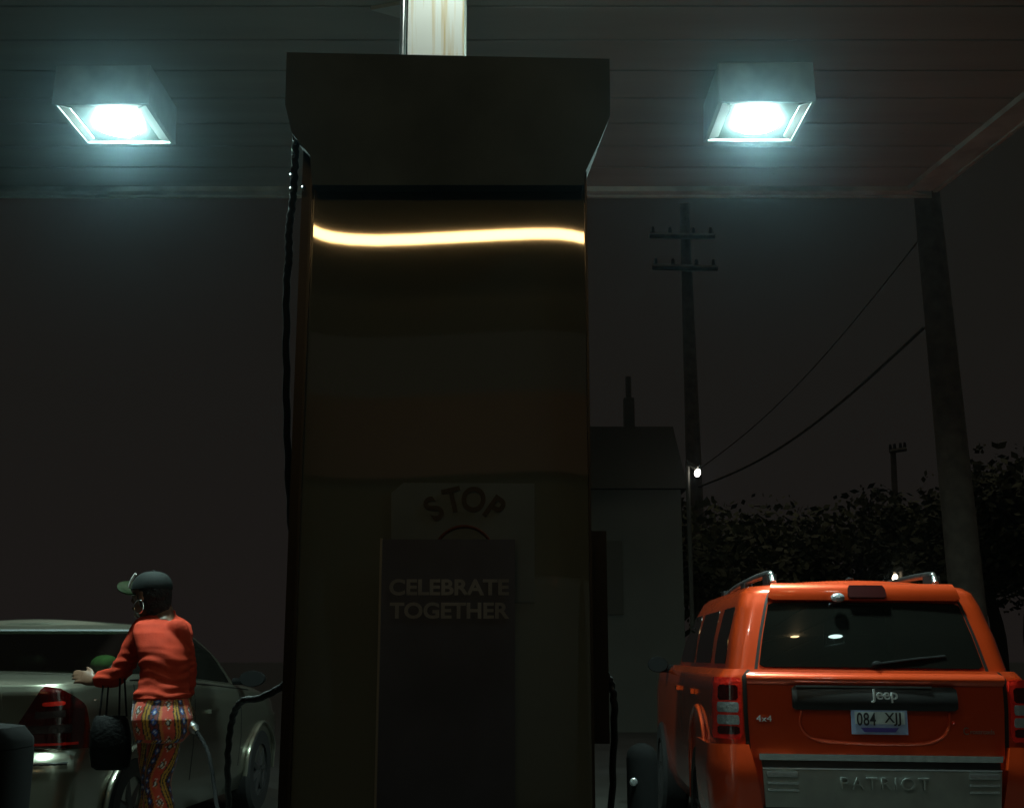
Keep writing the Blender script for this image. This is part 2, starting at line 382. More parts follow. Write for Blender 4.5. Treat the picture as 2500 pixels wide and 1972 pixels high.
for zz in (2.9, 3.5, 4.1): box(bm, (cxl-.04, 4.318, zz), (cxl+.004, 4.345, zz+.02))
build("conduit", bm, M['steel'], canopy, world=True)
bm = BM(); pa, pb, pc = PZ(905, 25, SZ-.02), PZ(985, 48, SZ-.02), PZ(990, 10, SZ-.02)
prism(bm, [pa, pb, pc], (0, 0, 0.025)); build("ceiling_bracket", bm, M['fascia'], canopy, world=True, smooth=False)

# ------------------------------------------------------------------ canopy lights
def canopy_light(name, x, y, label, bulb=None, ls=1.0):
    t = thing(name, label, "ceiling light", (x, y, SZ), 0, "box lights under the canopy")
    h, d = 0.262, 0.232
    bm = BM()
    top = [Vector((sx_*(h-.006), sy_*(h-.006), -0.001)) for sx_, sy_ in ((-1, -1), (1, -1), (1, 1), (-1, 1))]
    bot = [Vector((sx_*h, sy_*h, -d)) for sx_, sy_ in ((-1, -1), (1, -1), (1, 1), (-1, 1))]
    ins = [Vector((sx_*(h-.022), sy_*(h-.022), -d)) for sx_, sy_ in ((-1, -1), (1, -1), (1, 1), (-1, 1))]
    ins2 = [Vector((sx_*(h-.024), sy_*(h-.024), -d+.012)) for sx_, sy_ in ((-1, -1), (1, -1), (1, 1), (-1, 1))]
    loft(bm, [top, bot, ins, ins2], cap0=True, cap1=False)
    build("housing", bm, M['lamphouse'], t, smooth=False, recalc=True)
    bm = BM(); box(bm, (-h+.024, -h+.024, -d+.012), (h-.024, h-.024, -d+.02)); build("lens_plate", bm, M['lampplate'], t, smooth=False)
    for sg in (-1, 1):
        bm = BM(); prism(bm, [Vector((sg*(h-.026), -h+.03, -d+.010)), Vector((sg*(h-.026), h-.03, -d+.010)), Vector((sg*(h-.075), h-.07, -d+.011)), Vector((sg*(h-.075), -h+.07, -d+.011))], (0, 0, -.006)); build("reflector", bm, M['reflector'], t, smooth=False)
    bm = BM(); ellipsoid(bm, Vector((0, .03, -d+.012)), (0.128*ls, 0.128*ls, 0.026), u=32, v=16)
    build("lens", bm, bulb or M['bulb'], t)
    return t
La = PZ(283, 306, SZ-.232); Lb = PZ(1850, 300, SZ-.232)
canopy_light("canopy_light", La.x, La.y, "glowing square box light on the canopy soffit above the woman and sedan")
canopy_light("canopy_light", Lb.x, Lb.y, "glowing square box light on the canopy soffit above the orange SUV")
canopy_light("canopy_light", -1.9, 3.15, "dimmer canopy box light out of the frame over the left lane", M['bulbdim'], .5)
canopy_light("canopy_light", 2.25, 2.45, "dimmer canopy box light out of the frame over the right lane", M['bulbdim'], 1.25)
jl = thing("jar_light", "small bare jar lamp on the soffit just in front of the white column", "ceiling light", (-0.24, 3.80, SZ))  # unseen lamp added to brighten the column face
bm = BM(); loft(bm, [ring((0, 0, z), r, r, n=20) for z, r in ((-.001, .07), (-.05, .07), (-.06, .05))]); build("base", bm, M['lamphouse'], jl)
bm = BM(); ellipsoid(bm, Vector((0, 0, -.12)), (.045, .045, .06)); build("lens", bm, M['jar'], jl)

wl = thing("jar_light", "small warm jar lamp on the soffit over the right lane out of the frame", "ceiling light", (1.35, 2.5, SZ))  # unseen lamp added for its warm reflection in the SUV's rear glass
bm = BM(); loft(bm, [ring((0, 0, z), r, r, n=20) for z, r in ((-.001, .06), (-.04, .06), (-.05, .045))]); build("base", bm, M['lamphouse'], wl)
bm = BM(); ellipsoid(bm, Vector((0, 0, -.095)), (.10, .08, .05)); build("lens", bm, M['jarwarm'], wl)

# ------------------------------------------------------------------ store behind the viewer (its lights mirror in the pump)
st = thing("store_building", "low brick store with red fascia opposite the pumps", "building", (-0.4, -6.0, 0))
bm = BM(); box(bm, (-7, -9.0, 0), (7, -6.0, 3.1)); build("wall", bm, M['storewall'], st, world=True, smooth=False)
bm = BM(); box(bm, (-7.1, -6.0, 3.1), (7.1, -5.75, 3.9)); box(bm, (-7.1, -9.1, 3.1), (7.1, -6.01, 3.3)); build("fascia", bm, M['storered'], st, world=True, smooth=False)
bm = BM(); box(bm, (-0.2, -6.0, 0.02), (0.75, -5.96, 2.1)); dr = build("door", bm, M['storedoor'], st, world=True, smooth=False)
bm = BM(); tube(bm, [(0.62, -5.93, 0.9), (0.62, -5.93, 1.25)], 0.014, 8); build("handle", bm, M['steel'], dr, world=True)
for wx in (-3.4, 2.2):
    bm = BM(); box(bm, (wx-1.1, -6.0, 0.8), (wx+1.1, -5.97, 2.2)); build("window", bm, M['storedoor'], st, world=True, smooth=False)
sf = thing("strip_light", "warm fluorescent strip light under the canopy near the store", "strip light", (-0.4, -2.2, SZ))
bm = BM(); box(bm, (-1.8, -1.6, -.03), (1.8, 1.6, -.001)); build("backplate", bm, M['soot'], sf, smooth=False)  # unseen black sheet added to keep the tube's light off the soffit
bm = BM()
tube(bm, [(-1.25, 0, -.03), (-1.25, 0, -.30)], .008, 6); build("hanger", bm, M['darkplastic'], sf)
bm = BM(); tube(bm, [(1.25, 0, -.03), (1.25, 0, -.30)], .008, 6); build("hanger", bm, M['darkplastic'], sf)
TZ = 4.16
bm = BM(); tube(bm, [(-1.3, 0, TZ-SZ), (1.3, 0, TZ-SZ)], 0.036, 16); build("tube", bm, M['tube'], sf)
ns = thing("neon_sign", "short amber neon bar in the store window", "neon light", (0.95, -5.85, 2.05))
bm = BM(); tube(bm, [(-.55, 0, 0), (.55, 0, 0)], 0.03, 10); build("neon_tube", bm, M['neon'], ns)
bm = BM(); box(bm, (-.6, -.11, -.05), (.6, -.035, .05)); build("backing", bm, M['darkplastic'], ns, smooth=False)

# ================================================================== FUEL DISPENSER
DY = 2.8
pump = thing("fuel_pump", "tall dark fuel pump with flared black hood and warm light streak across its face", "fuel pump", (-0.15, DY+.4, 0.15))
xl, xrr = P(762, 575, DY).x, P(1427, 575, DY).x
streak = [(740, 552), (762, 562), (785, 573), (815, 580), (860, 585), (920, 587), (1000, 585), (1080, 581), (1160, 577), (1240, 573), (1310, 570.5), (1360, 571), (1395, 575), (1427, 582), (1450, 590)]
def streak_y(px):
    for (a, ya_), (b, yb_) in zip(streak, streak[1:]):
        if a <= px <= b:
            u = (px-a)/(b-a); u = u*u*(3-2*u)*0.35 + u*0.65
            return ya_ + (yb_-ya_)*u
    return streak[-1][1]
zst = P(1090, 577, DY).z
ptop = P(1090, 330, DY).z
NX, NZ = 150, 30
bm = BM(); rows = []
xw = [xl + (xrr-xl)*i/NX for i in range(NX+1)]
th = []
for i, x in enumerate(xw):
    px = 762 + (1427-762)*i/NX
    th.append((streak_y(px) - 577)/F*0.75)
for k in range(3):
    th = [(th[max(0, i-1)]+th[i]*2+th[min(NX, i+1)])/4 for i in range(NX+1)]
for j in range(NZ+1):
    z = 0.45 + (ptop-0.45)*j/NZ
    rows.append([bm.verts.new((x, DY + th[i]*(z - zst), z)) for i, x in enumerate(xw)])
for j in range(NZ):
    for i in range(NX): bm.faces.new((rows[j][i], rows[j][i+1], rows[j+1][i+1], rows[j+1][i]))
# bright aim correction: mean tilt so that the tube mirrors at the streak
zt, yt = TZ, -2.2
e_in = math.atan2(zst-CZ, DY); e_out = math.atan2(zt-zst, DY-yt)
base_tilt = (e_out - e_in)/2
for row in rows:
    for v in row: v.co.y += math.tan(base_tilt)*(v.co.z - zst)
fp = build("front_panel", bm, M['panel'], pump, world=True, recalc=False, angle=180)
yb = DY + 0.06
bm = BM(); box(bm, (xl-.002, yb, 0.15), (xrr+.002, yb+.75, ptop+.1)); build("housing", bm, M['panelside'], pump, world=True, bevel=.01)
bm = BM(); box(bm, (xl-.004, DY+.012, .15), (xrr+.004, yb-.002, .44)); build("base_plinth", bm, M['darkplastic'], pump, world=True, bevel=.01)
bm = BM()
box(bm, (xrr+.0005, DY-.02, .45), (xrr+.006, DY+.05, ptop)); box(bm, (xl-.006, DY-.02, .45), (xl-.0005, DY+.05, ptop))
build("edge_trim", bm, M['panelside'], pump, world=True, smooth=False)
hy = DY-.05
poly = [P(700, 128, hy), P(1488, 144, hy), P(1490, 284, hy), P(1462, 350, hy), P(1430, 418, hy), P(1424, 452, hy), P(762, 452, hy), P(757, 380, hy), P(712, 325, hy), P(696, 255, hy)]
hcx = (xl+xrr)/2; ztop = P(1090, 136, hy).z
bm = BM(); loft(bm, [poly, [Vector((hcx+(p.x-hcx)*.80, hy+.98, ztop+(p.z-ztop)*.90)) for p in poly]]); build("hood", bm, M['hood'], pump, world=True, bevel=.006)
# side channel and hanging hoses on the left
bm = BM(); box(bm, (P(722, 700, DY).x, DY+.03, .6), (xl-.008, DY+.11, P(720, 300, DY).z)); build("hose_channel", bm, M['darkplastic'], pump, world=True, bevel=.008)
def hose(pts, r, sag=8, wob=0.0018):
    p = smooth_path(pts, sag); out = []
    for i, q in enumerate(p):
        out.append(q + Vector((math.sin(i*1.9)*wob, math.cos(i*1.3)*wob, 0)))
    b = BM(); tube(b, out, r, 12); return b
hb = hose([P(724, 318, DY+.01), P(720, 400, DY), P(716, 480, DY+.02), P(706, 560, DY), P(705, 640, DY), P(700, 700, DY+.03), P(700, 1000, DY+.1), P(712, 1300, DY+.25),
           P(738, 1500, DY+.3), P(735, 1590, DY+.3), P(706, 1660, DY+.35), P(638, 1702, DY+.4), P(590, 1712, DY+.5), P(566, 1760, DY+.6), P(556, 1860, DY+.7), P(560, 1990, DY+.9)], 00.009, 10)
h1 = build("hose", hb, M['rubber'], pump, world=True)
bm = hose([P(560, 1985, DY+.9), P(548, 2040, 4.3), P(532, 1980, 5.4), P(512, 1850, 5.7), P(492, 1803, 5.88), P(479, 1785, 5.93)], 00.009, 10, 0.001)
h2 = build("hose", bm, M['sootpaint'], pump, world=True)
bm = BM()
tube(bm, [P(480, 1786, 5.93), P(474, 1778, 5.94), P(463, 1766, 5.97), P(452, 1762, 6.02)], [.014, .026, .023, .016], 14)
tube(bm, [P(455, 1763, 6.01), P(446, 1766, 6.11), P(440, 1772, 6.19)], [.013, .011, .011], 10)
nz = build("nozzle", bm, M['steel'], h2, world=True)
bm = hose([P(1452, 1380, DY+.3), P(1462, 1560, DY+.3), P(1478, 1640, DY+.3), P(1493, 1672, DY+.3), P(1500, 1750, DY+.3), P(1492, 1990, DY+.4)], 00.009)
build("hose", bm, M['rubber'], pump, world=True)
bm = BM(); box(bm, (xrr+.008, DY+.1, 1.0), (xrr+.05, DY+.45, 1.5)); build("nozzle_boot", bm, M['darkplastic'], pump, world=True, bevel=.01)
# small chrome beads standing in for glints on the hose
for q in (P(722, 352, DY), P(718, 383, DY), P(714, 432, DY), P(713, 466, DY), P(743, 463, DY+.02), P(763, 372, DY-.02)):
    bm = BM(); ellipsoid(bm, q + Vector((0, -.010, 0)), (.005, .005, .009), u=8, v=6); build("hose_clamp", bm, M['chrome'], pump, world=True)
# unseen stretched pump copy, added to shade the SUV's flank and the person
shade_pump = thing("fuel_pump", "second dark fuel pump further along the island behind the tall near pump", "fuel pump", (pump.location.x-.16, 6.52, 0.15)); shade_pump.scale = (1.0, 1.7, .90)
for ch in list(pump.children):
    if ch.name.split('.')[0] in ('front_panel', 'housing', 'base_plinth', 'edge_trim', 'hood', 'hose_channel', 'nozzle_boot'):
        c = ch.copy(); COL.objects.link(c); c.parent = shade_pump
# placard STOP
py = DY-.012
plac = thing("stop_placard", "faded pale placard reading STOP above a red ring on the pump face", "placard", P(1130, 1430, py))
bm = BM(); prism(bm, [P(955, 1203, py), P(985, 1178, py), P(1305, 1180, py), P(1305, 1470, py), P(955, 1470, py)], (0, 0.006, 0)); build("board", bm, M['placard'], plac, world=True, smooth=False)
cc = P(1133, 1345, py); rr_ = 0.098
for ch, a in zip("STOP", (36, 13, -10, -35)):
    ar = R(a); put_text("letter", ch, 0.080, Vector((cc.x - math.sin(ar)*(rr_+.022), py-.002, cc.z + math.cos(ar)*(rr_+.022))), M['placardink'], plac, 0.001, sx=0.9, rot=ar, world=True, bold=.002)
bm = BM()
ringp = [Vector((cc.x+math.cos(a)*.070, py-.002, cc.z-.012+math.sin(a)*.070)) for a in [2*math.pi*k/48 for k in range(48)]]
tube(bm, ringp, 0.0035, 6, closed=True); build("ring_mark", bm, M['placardred'], plac, world=True)
# poster CELEBRATE TOGETHER
qy = DY-.05
pos = thing("poster_board", "dark poster board reading CELEBRATE TOGETHER in grey capitals on the pump face", "poster", P(1095, 2100, qy))
a0, a1 = P(934, 1316, qy), P(1258, 2300, qy)
bm = BM(); box(bm, (a0.x, qy, a1.z), (a1.x, qy+.03, a0.z)); build("board", bm, M['poster'], pos, world=True, smooth=False, bevel=.002)
bm = BM(); box(bm, (a0.x-.005, qy-.004, a1.z), (a0.x-.0002, qy+.03, a0.z+.002)); build("edge_strip", bm, M['posteredge'], pos, world=True, smooth=False)
for s, yy, w_ in (("CELEBRATE", 1435, 292), ("TOGETHER", 1492, 292)):
    me = text_mesh(s, 0.05, 0.0006, 1.0, 1.0, bold=.0015)
    xs = [v.co.x for v in me.vertices]; ys = [v.co.y for v in me.vertices]
    tw = (P(950+w_, yy, qy).x - P(950, yy, qy).x); thh = P(1000, yy-20, qy).z - P(1000, yy+20, qy).z
    me.transform(Matrix.Diagonal((tw/(max(xs)-min(xs)), thh/(max(ys)-min(ys)), 1, 1)))
    me.transform(Matrix.Translation(P(950+w_/2, yy, qy-.001)) @ FACE)
    link("lettering", me, M['posterink'], pos, True, smooth=False)

# ================================================================== CAR BODY TOOLKIT
class Shell:
    """levels: dicts z (number or f(y)), w, y0, y1, rr, rf, b (rear bow), f (front bow)"""
    def __init__(s, levels): s.L = levels
    def par(s, t):
        t = max(0, min(len(s.L)-1, t)); i = min(int(t), len(s.L)-2); u = t-i
        a, b = s.L[i], s.L[i+1]
        d = {k: a[k]*(1-u)+b[k]*u for k in ('w', 'y0', 'y1', 'rr', 'rf', 'b', 'f')}
        za, zb = a['z'], b['z']
        d['z'] = lambda y: ((za(y) if callable(za) else za)*(1-u) + (zb(y) if callable(zb) else zb)*u)
        return d
    def t_of_z(s, z):
        for i in range(len(s.L)-1):
            if s.L[i]['z'] <= z <= s.L[i+1]['z']: return i + (z-s.L[i]['z'])/(s.L[i+1]['z']-s.L[i]['z'])
        return 0 if z < s.L[0]['z'] else len(s.L)-1
    def p(s, sv, t):
        sg = -1 if sv < 0 else 1; q = abs(sv); d = s.par(t); w = d['w']; rr, rf = d['rr'], d['rf']
        xr_, xf_ = w-rr, w-rf
        yr = d['y0'] + d['b']*(xr_/w)**2; yf = d['y1'] - d['f']*(xf_/w)**2
        if q <= 1: x = xr_*q; y = d['y0'] + d['b']*(x/w)**2
        elif q <= 2: a = (q-1)*math.pi/2; x = xr_ + rr*math.sin(a); y = yr + rr - rr*math.cos(a)
        elif q <= 3: x = w; y = (yr+rr) + ((yf-rf)-(yr+rr))*(q-2)
        elif q <= 4: a = (q-3)*math.pi/2; x = xf_ + rf*math.cos(a); y = yf - rf + rf*math.sin(a)
        else: x = xf_*(5-q); y = d['y1'] - d['f']*(x/w)**2
        return Vector((sg*x, y, d['z'](y)))
    def n(s, sv, t):
        e = 1e-3; a = s.p(sv+e, t)-s.p(sv-e, t) if abs(sv) > e else s.p(e, t)-s.p(-e, t)
        tt = min(max(t, e), len(s.L)-1-e); b = s.p(sv, tt+e)-s.p(sv, tt-e)
        n = a.cross(b)
        if n.length < 1e-12: return Vector((0, 0, 1))
        n.normalize(); c = s.p(sv, t); 
        mid = Vector((0, (s.L[0]['y0']+s.L[0]['y1'])/2, c.z-.2))
        return n if n.dot(Vector((c.x, (c.y-mid.y)*0.4, .05))) > 0 else -n
    def ybar(s, sv_t, y):      # side s for a given y at level t
        d = s.par(sv_t); xr_, xf_ = d['w']-d['rr'], d['w']-d['rf']
        yr = d['y0']+d['b']*(xr_/d['w'])**2+d['rr']; yf = d['y1']-d['f']*(xf_/d['w'])**2-d['rf']
        return 2 + (y-yr)/(yf-yr)
    def mesh(s, bm, hole=None, sub=4, cap=0.03):
        S = [i/6 for i in range(6)] + [1+i/5 for i in range(5)] + [2+i/20 for i in range(20)] + [3+i/5 for i in range(5)] + [4+i/6 for i in range(7)]
        full = S + [-q for q in reversed(S[1:-1])]
        T = [i/sub for i in range((len(s.L)-1)*sub+1)]
        V = [[bm.verts.new(s.p(q, t)) for q in full] for t in T]; n = len(full)
        for j in range(len(T)-1):
            for i in range(n):
                q = (full[i], full[(i+1) % n]); 
                mid = (q[0]+q[1])/2 if abs(q[0]-q[1]) < 2 else q[0]
                if hole and hole(mid, (T[j]+T[j+1])/2): continue
                bm.faces.new((V[j][i], V[j][(i+1) % n], V[j+1][(i+1) % n], V[j+1][i]))
        # top cap: strips between mirrored points with a crown
        top = V[-1]; m = len(S); K = 8; prev = None
        for i in range(m):
            a = top[i]; b = top[(n-i) % n] if 0 < i < m-1 else a
            if a is b: row = [a]
            else:
                row = [a]
                for k in range(1, K):
                    u = k/K; c = a.co.lerp(b.co, u); c.z += cap*(1-(2*u-1)**2)*min(1, abs(a.co.x)*2); row.append(bm.verts.new(c))
                row.append(b)
            if prev:
                if len(prev) == 1: 
                    for k in range(len(row)-1): bm.faces.new((prev[0], row[k], row[k+1]))
                elif len(row) == 1:
                    for k in range(len(prev)-1): bm.faces.new((prev[k+1], prev[k], row[0]))
                else:
                    for k in range(K): bm.faces.new((prev[k], row[k], row[k+1], prev[k+1]))
            prev = row
    def patch(s, bm, s0, s1, t0, t1, off=.006, ns=16, nt_=10, rnd=0.0, depth=0.012):
        f = lambda g, v: g(v) if callable(g) else g
        g = []; gi = []
        for j in range(nt_+1):
            v = j/nt_; A, B = f(s0, v), f(s1, v); ra = []; rb = []
            sh = 0.0
            if rnd > 0:
                e = max(0.0, (abs(2*v-1)-(1-rnd*1.6))/(rnd*1.6)); sh = rnd*(1-math.sqrt(max(0, 1-e*e)))
            for i in range(ns+1):
                u = sh/2 + (1-sh)*i/ns; q = A+(B-A)*u; t = t0+(t1-t0)*v
                if callable(t0) or callable(t1): t = f(t0, u)*(1-v)+f(t1, u)*v
                p = s.p(q, t); nn = s.n(q, t); o = off(u, v) if callable(off) else off
                ra.append(bm.verts.new(p+nn*o)); rb.append(bm.verts.new(p-nn*depth))
            g.append(ra); gi.append(rb)
        for j in range(nt_):
            for i in range(ns): bm.faces.new((g[j][i], g[j][i+1], g[j+1][i+1], g[j+1][i]))
        for j in range(nt_):
            bm.faces.new((g[j][0], g[j+1][0], gi[j+1][0], gi[j][0])); bm.faces.new((g[j][-1], gi[j][-1], gi[j+1][-1], g[j+1][-1]))
        for i in range(ns):
            bm.faces.new((g[0][i], gi[0][i], gi[0][i+1], g[0][i+1])); bm.faces.new((g[-1][i], g[-1][i+1], gi[-1][i+1], gi[-1][i]))
def LV(z, w, y0, y1, rr=.1, rf=.2, b=.03, f=.1): return dict(z=z, w=w, y0=y0, y1=y1, rr=rr, rf=rf, b=b, f=f)

def wheel(car, x, y, r, wid, side):
    bm = BM(); prof = [(r*.62, -wid*.5), (r*.93, -wid*.5), (r, -wid*.36), (r, wid*.36), (r*.93, wid*.5), (r*.62, wid*.5)]
    rings = []
    for k in range(40):
        a = 2*math.pi*k/40; rings.append([Vector((x+dx, y+math.cos(a)*q, r+math.sin(a)*q)) for q, dx in prof])
    vr = [[bm.verts.new(p) for p in rg] for rg in rings]
    for k in range(40):
        a, b = vr[k], vr[(k+1) % 40]
        for i in range(len(prof)): bm.faces.new((a[i], a[(i+1) % len(prof)], b[(i+1) % len(prof)], b[i]))
    w = build("wheel", bm, M['tyre'], car)
    bm = BM(); xo = x+side*wid*.34
    for k in range(7):
        a = 2*math.pi*k/7; c, s_ = math.cos(a), math.sin(a)
        tube(bm, [(xo, y+c*r*.1, r+s_*r*.1), (xo, y+c*r*.6, r+s_*r*.6)], [.035, .022], 6)
    pts = [(xo, y+math.cos(2*math.pi*k/32)*r*.61, r+math.sin(2*math.pi*k/32)*r*.61) for k in range(32)]
    tube(bm, pts, .014, 6, closed=True)
    ellipsoid(bm, Vector((xo, y, r)), (.03, .06, .06), u=12, v=8)
    bmesh.ops.create_cone(bm, cap_ends=True, segments=32, radius1=r*.6, radius2=r*.6, depth=.02, matrix=Matrix.Translation((x, y, r)) @ Matrix.Rotation(R(90), 4, 'Y'))
    build("rim", bm, M['rim'], w)

# ================================================================== ORANGE SUV
SY = 6.33; SK = .950; SKX = .922
suvX = 1.876
suv = thing("orange_suv", "bright orange boxy SUV seen from behind with silver roof rails and silver bumper insert", "SUV", (suvX, SY, 0.021), R(-2.0))
suv.scale = (SKX, SK, .986); suv.rotation_euler = (0, R(0.55), R(-2.0))
def zy(py, y=0.0): return (P(2140, py, SY+y).z - .021)/.986
low = Shell([LV(.24, .80, .06, 4.28, .12, .3, .06, .2), LV(.36, .865, .0, 4.38, .14, .35, .07, .25), LV(.60, .885, -.02, 4.42, .14, .35, .07, .25),
             LV(.74, .885, .0, 4.40, .13, .35, .06, .25), LV(.92, .885, .0, 4.36, .12, .3, .05, .22), LV(1.05, .875, .0, 4.2, .11, .3, .05, .2), LV(1.085, .868, .004, 4.05, .10, .3, .05, .18), LV(1.125, .83, .02, 3.9, .10, .3, .05, .16)])
bm = BM(); low.mesh(bm, sub=3, cap=0.0); build("body", bm, M['orange'], suv)
gh = Shell([LV(1.11, .800, .035, 3.25, .10, .3, .06, .25), LV(1.30, .765, .095, 2.95, .11, .3, .06, .22), LV(1.475, .712, .155, 2.62, .11, .3, .06, .2), LV(1.545, .680, .185, 2.48, .11, .28, .06, .2), LV(1.575, .64, .22, 2.40, .12, .25, .06, .2)])
bm = BM(); gh.mesh(bm, sub=4, cap=0.035); build("cabin", bm, M['orange'], suv)
def zt_(sh, z): return sh.t_of_z(z)
# tailgate
bm = BM(); low.patch(bm, -.93, .93, zt_(low, .675), zt_(low, 1.046), .010, 24, 10); tg = build("tailgate", bm, M['orange'], suv)
bm = BM(); low.patch(bm, -.935, .935, zt_(low, 1.049), zt_(low, 1.118), lambda u, v: .012+.026*math.sin(math.pi*min(1, v*1.15+.05)), 30, 12); build("belt_moulding", bm, M['orange'], tg)
# dark shut lines
bm = BM()
for sg in (-1, 1):
    bm = BM(); low.patch(bm, sg*.935, sg*.965, zt_(low, .70), zt_(low, 1.12), .004, 2, 10); build("shut_line", bm, M['carblack'], tg)
    bm = BM(); gh.patch(bm, sg*.925, sg*.95, 0.02, 2.9, .004, 2, 10); build("shut_line", bm, M['carblack'], tg)
bm = BM(); gh.patch(bm, -.915, .915, zt_(gh, 1.135), zt_(gh, 1.478), lambda u, v: .006+.010*(1-(2*u-1)**2), 40, 24, rnd=.05); rw = build("rear_window", bm, M['glass'], tg)
bm = BM(); tube(bm, [Vector((.05, .03, 1.16)), Vector((.25, .045, 1.185)), Vector((.42, .07, 1.20))], .009, 8); ellipsoid(bm, Vector((.02, .02, 1.155)), (.03, .022, .02)); build("wiper", bm, M['sootpaint'], tg)
# spoiler
bm = BM(); gh.patch(bm, -.93, .93, zt_(gh, 1.482), zt_(gh, 1.562), lambda u, v: .030+.022*math.sin(math.pi*v*.8+.3), 30, 10, rnd=.06, depth=.03); sp = build("spoiler", bm, M['orange'], tg)
bm = BM(); gh.patch(bm, -.17, .20, zt_(gh, 1.488), zt_(gh, 1.545), .060, 14, 5, rnd=.1, depth=-.03); build("brake_light", bm, M['smokedred'], sp)
bm = BM(); ellipsoid(bm, Vector((-.165, .095, 1.507)), (.040, .022, .026)); build("washer_nozzle", bm, M['clearlens'], sp)
bm = BM(); tube(bm, [(.005, .55, 1.60), (.005, .48, 1.628), (.005, .42, 1.632)], [.03, .024, .008], 10, flat=.6); build("antenna", bm, M['carblack'], suv)
# handle bar with emblem
hz0, hz1 = zy(1733), zy(1675)
bm = BM(); low.patch(bm, -.47/.765, .44/.765, zt_(low, hz0), zt_(low, hz1), lambda u, v: .022+.022*math.sin(math.pi*min(1, .25+v*.75)), 24, 10, rnd=.04); hb_ = build("handle_bar", bm, M['carblack'], tg)
bm = BM(); box(bm, (-.45, -.036, hz1-.006), (.30, -.018, hz1+.003)); build("top_strip", bm, M['steel'], hb_, bevel=.002)
put_text("emblem", "Jeep", 0.075, Vector((.035, -.052, (hz0+hz1)/2+.02)), M['badge'], hb_, 0.005, sx=1.1, bold=.001)
# plate
bm = BM(); pz0, pz1 = zy(1791), zy(1732); pxc = .0
box(bm, (-.155+pxc, -.040, pz0), (.155+pxc, -.034, pz1)); box(bm, (-.05, -.034, pz0+.03), (.05, .0, pz1-.03)); pl = build("licence_plate", bm, M['platebase'], tg, bevel=.002)
bm = BM(); box(bm, (-.135, -.0425, pz0+.052), (.14, -.0402, pz1-.008)); build("plate_field", bm, M['platelight'], pl, smooth=False)
bm = BM(); prism(bm, [Vector((-.105, -.0425, pz0+.034)), Vector((.105, -.0425, pz0+.034)), Vector((.085, -.0425, pz0+.012)), Vector((-.085, -.0425, pz0+.012))], (0, .0022, 0)); build("plate_banner", bm, M['platedark'], pl, smooth=False)
for s, x0, x1 in (("084", -.125, -.020), ("XJJ", .028, .118)):
    me = text_mesh(s, .09, .0008, 1, 1.05, bold=.0012); xs = [v.co.x for v in me.vertices]; ys = [v.co.y for v in me.vertices]
    me.transform(Matrix.Translation((-(max(xs)+min(xs))/2, -(max(ys)+min(ys))/2, 0)))
    me.transform(Matrix.Diagonal(((x1-x0)/(max(xs)-min(xs)), .066/(max(ys)-min(ys)), 1, 1)))
    me.transform(Matrix.Translation(((x0+x1)/2, -.0437, (pz0+pz1)/2+.016)) @ FACE); link("lettering", me, M['ink'], pl, smooth=False)
# lip round the plate recess
bm = BM(); tube(bm, smooth_path([(-.42, -.004, zy(1735)), (-.43, -.004, zy(1770)), (-.36, -.006, zy(1803)), (-.2, -.010, zy(1812)), (.1, -.010, zy(1815)), (.30, -.007, zy(1808)), (.385, -.003, zy(1780)), (.40, -.002, zy(1735))], 6), .009, 8); build("recess_lip", bm, M['orange'], tg)
bm = BM(); ellipsoid(bm, Vector((.42, -.004, zy(1762))), (.010, .008, .010)); build("lock", bm, M['redlens'], tg)
put_text("badge", "4x4", 0.045, Vector((-.63, -.002, zy(1757))), M['badge'], tg, 0.003, sx=1.3)
put_text("badge", "C", 0.052, Vector((.485, -.001, zy(1782))), M['steel'], tg, 0.002, sx=.9)
put_text("badge", "rossroads", 0.034, Vector((.575, .0, zy(1783))), M['steel'], tg, 0.002)
# tail lights
for sg in (-1, 1):
    z0, z1 = zy(1808), zy(1657)
    a, b = sg*.975, sg*2.02
    bm = BM(); low.patch(bm, a, b, zt_(low, z0), zt_(low, z1), .016, 22, 16, rnd=.10); tl = build("taillight", bm, M['redlens'], suv)
    for (u0, u1) in ((.44, .60), (.645, .80)):
        zz0, zz1 = zy(1657+(1808-1657)*u1-6), zy(1657+(1808-1657)*u0-6)
        bm = BM(); low.patch(bm, sg*1.0, sg*1.62, zt_(low, zz0), zt_(low, zz1), .021, 12, 5, rnd=.12); build("clear_lens", bm, M['clearlens'], tl)
    for (ya_, yb_) in ((1675, 1712), (1776, 1796)):
        bm = BM(); low.patch(bm, sg*1.02, sg*1.62, zt_(low, zy(yb_)), zt_(low, zy(ya_)), .0195, 10, 6, rnd=.2); build("inner_lens", bm, M['darkredlens'], tl)
# bumper
bm = BM(); low.patch(bm, -1.9, 1.9, 0.0, zt_(low, .435), .02, 30, 4); bp = build("bumper", bm, M['carblack'], suv)
for sg in (-1, 1):
    bm = BM(); low.patch(bm, lambda v, sg=sg: sg*(.945-.10*(1-v)**1.0*0.9), sg*2.13, zt_(low, .30), zt_(low, zy(1822)), lambda u, v: .045+.012*math.sin(math.pi*v), 26, 12)
    build("bumper_corner", bm, M['orange'], bp)
bm = BM(); low.patch(bm, -.865, .865, zt_(low, .44), zt_(low, zy(1879)), .058, 30, 6); ins = build("bumper_insert", bm, M['silver'], bp)
bm = BM(); low.patch(bm, -.865, .865, zt_(low, zy(1877)), zt_(low, zy(1860)), .050, 30, 4); build("step_pad", bm, M['carblack'], bp)
bm = BM(); low.patch(bm, -.88, .88, zt_(low, zy(1859)), zt_(low, zy(1844)), lambda u, v: .054+.006*math.sin(u*math.pi*22)**2+.01*v, 130, 4); build("chrome_strip", bm, M['silverlit'], bp)
